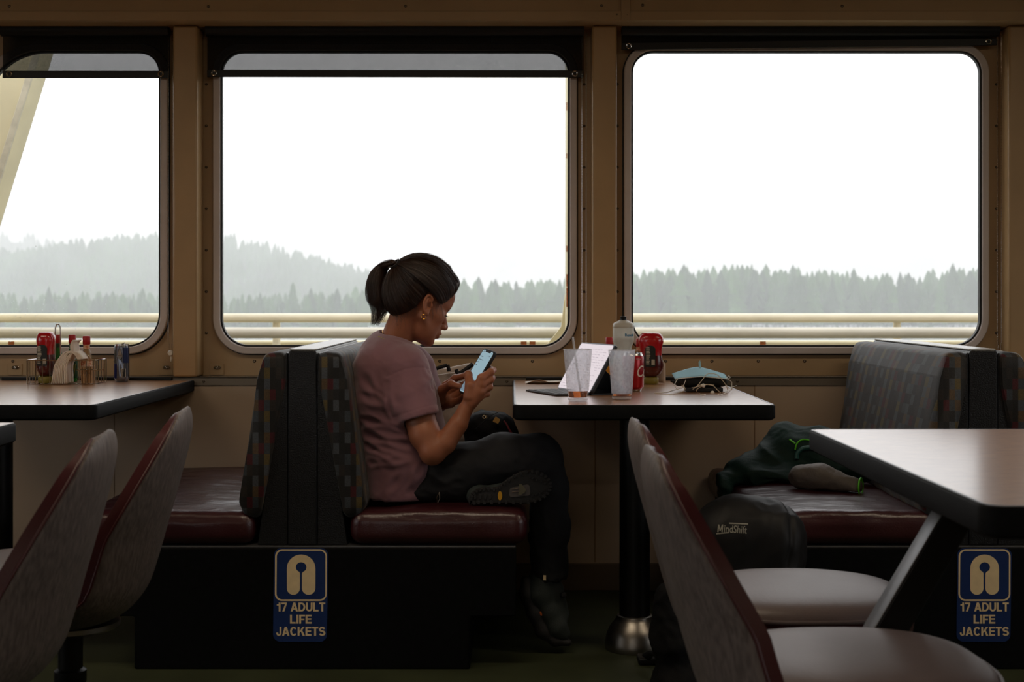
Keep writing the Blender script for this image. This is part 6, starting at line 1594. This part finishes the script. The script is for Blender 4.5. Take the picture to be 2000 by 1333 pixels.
mesh_obj('green_edge', MB().tube([cf+(b1*math.cos(k*.3307)+b2*math.sin(k*.3307))*.0255 for k in range(19)], .0028, 6, closed=True), zg, t2, smooth=True)
# rain-covered camera backpack leaning on the bench base
rc = mat('black_rain_cover', (24, 24, 26), .55, spec=.35, bump=.15, bscale=60)
f = Field((.46, 3.50, -.01), (.86, 3.84, .56), .006)
f.box(Vector((.635, 3.70, .235)), (.125, .095, .235), .07, Matrix.Rotation(R(4), 3, 'Y'), k=0); f.ell(Vector((.60, 3.70, .40)), (.12, .09, .105), k=.05); f.ell(Vector((.70, 3.72, .33)), (.085, .085, .15), k=.05)
t = thing('camera_backpack', 'black rain-covered backpack leaning against the right bench', 'backpack', (.635, 3.70, 0))
f.box((.6, 3.7, -.05), (.5, .5, .052), .002, k=0, op='sub')
bp_ = mesh_obj('rain_cover', f.mesh(1, lambda V, n: .006*wob(V@np.array([[1, 0, .5], [0, 1, 0], [-.4, 0, .6]]), 3.2, 51, True, 3)-.006*np.exp(-((V[:, 0]-.735+.35*(.45-V[:, 2])**2*4)/.007)**2)), rc, t, smooth=True)
bb = BVHTree.FromPolygons([tuple(v.co) for v in bp_.data.vertices], [tuple(p.vertices) for p in bp_.data.polygons])
def onbag(px, py, off=.0012):
    d = (P(px, py, 1.0)-Vector((0, 0, ZE))).normalized(); h = bb.ray_cast(Vector((0, 0, ZE)), d); return (h[0]-d*off) if h[0] is not None else P(px, py, 3.6)
def decal(vs, fs, X0, Y0, sx, sy, tilt=0):
    return MB().add([onbag(X0+v[0]*sx, Y0-v[1]*sy+v[0]*tilt) for v in vs], fs)
lm = mat('silver_grey_print', (150, 148, 138), .5)
vs, fs = text_mesh('indShift', 1.0, bold=.006, shear=.12, ext=0, align='LEFT'); w = max(v[0] for v in vs)
sh = lambda a, b: (a+.12*b, b, 0)
MV = [[sh(0, 0), sh(.15, 0), sh(.15, .7), sh(0, .7)], [sh(.5, 0), sh(.65, 0), sh(.65, .7), sh(.5, .7)], [sh(.0, .7), sh(.17, .7), sh(.39, .1), sh(.26, .1)], [sh(.26, .1), sh(.39, .1), sh(.65, .7), sh(.48, .7)]]
mesh_obj('lettering', decal(vs, fs, 1413, 1040, 46/w, 21, 3/w), lm, t)
g = MB()
for k, q in enumerate(MV): g.add([onbag(1401+v[0]*16, 1040-v[1]*21, .0012+.0001*k) for v in q], [(0, 1, 2, 3)])
mesh_obj('lettering', g, lm, t)
def bar(x0, x1, y0, hgt, tilt):
    vs = []; n = 10
    for k in range(n+1):
        x = x0+(x1-x0)*k/n; y = y0+tilt*k/n; vs += [onbag(x, y, .0016), onbag(x, y+hgt, .0016)]
    return MB().add(vs, [(2*k, 2*k+2, 2*k+3, 2*k+1) for k in range(n)])
mesh_obj('logo_bar', bar(1424, 1461, 1021.5, 2.6, 1.5), lm, t); mesh_obj('logo_bar', bar(1399, 1424, 1042, 2.4, -2.5), lm, t)
# black bag and buckled strap on the floor behind the right chairs
f = Field((.26, 3.28, -.01), (.52, 3.62, .36), .0065)
f.chain([Vector((.385, 3.45, .30)), Vector((.40, 3.45, .18)), Vector((.42, 3.45, .07))], [.028, .05, .06], k=.03); f.ell(Vector((.43, 3.46, .06)), (.08, .09, .06), k=.04); f.box((.4, 3.45, -.05), (.5, .5, .052), .002, k=0, op='sub')
t = thing('daypack', 'slumped black daypack on the floor behind the right chairs', 'bag', (.42, 3.45, 0))
mesh_obj('pack_body', f.mesh(1, lambda V, n: .006*wob(V, 7, 61, True)), packm, t, smooth=True)
b0 = P(1263, 1290, 3.93); b0.z = .012
o = mesh_obj('buckle', MB().box((b0.x-.028, 3.88, .002), (b0.x+.028, 3.94, .022)), M['blackpaint'], t, bevel=.006)
strap([(b0.x-.01, 3.86, .03), (b0.x+.01, 3.82, .05), (b0.x+.05, 3.7, .04), (b0.x+.08, 3.56, .05)], .035, M['black'], 'strap', t)
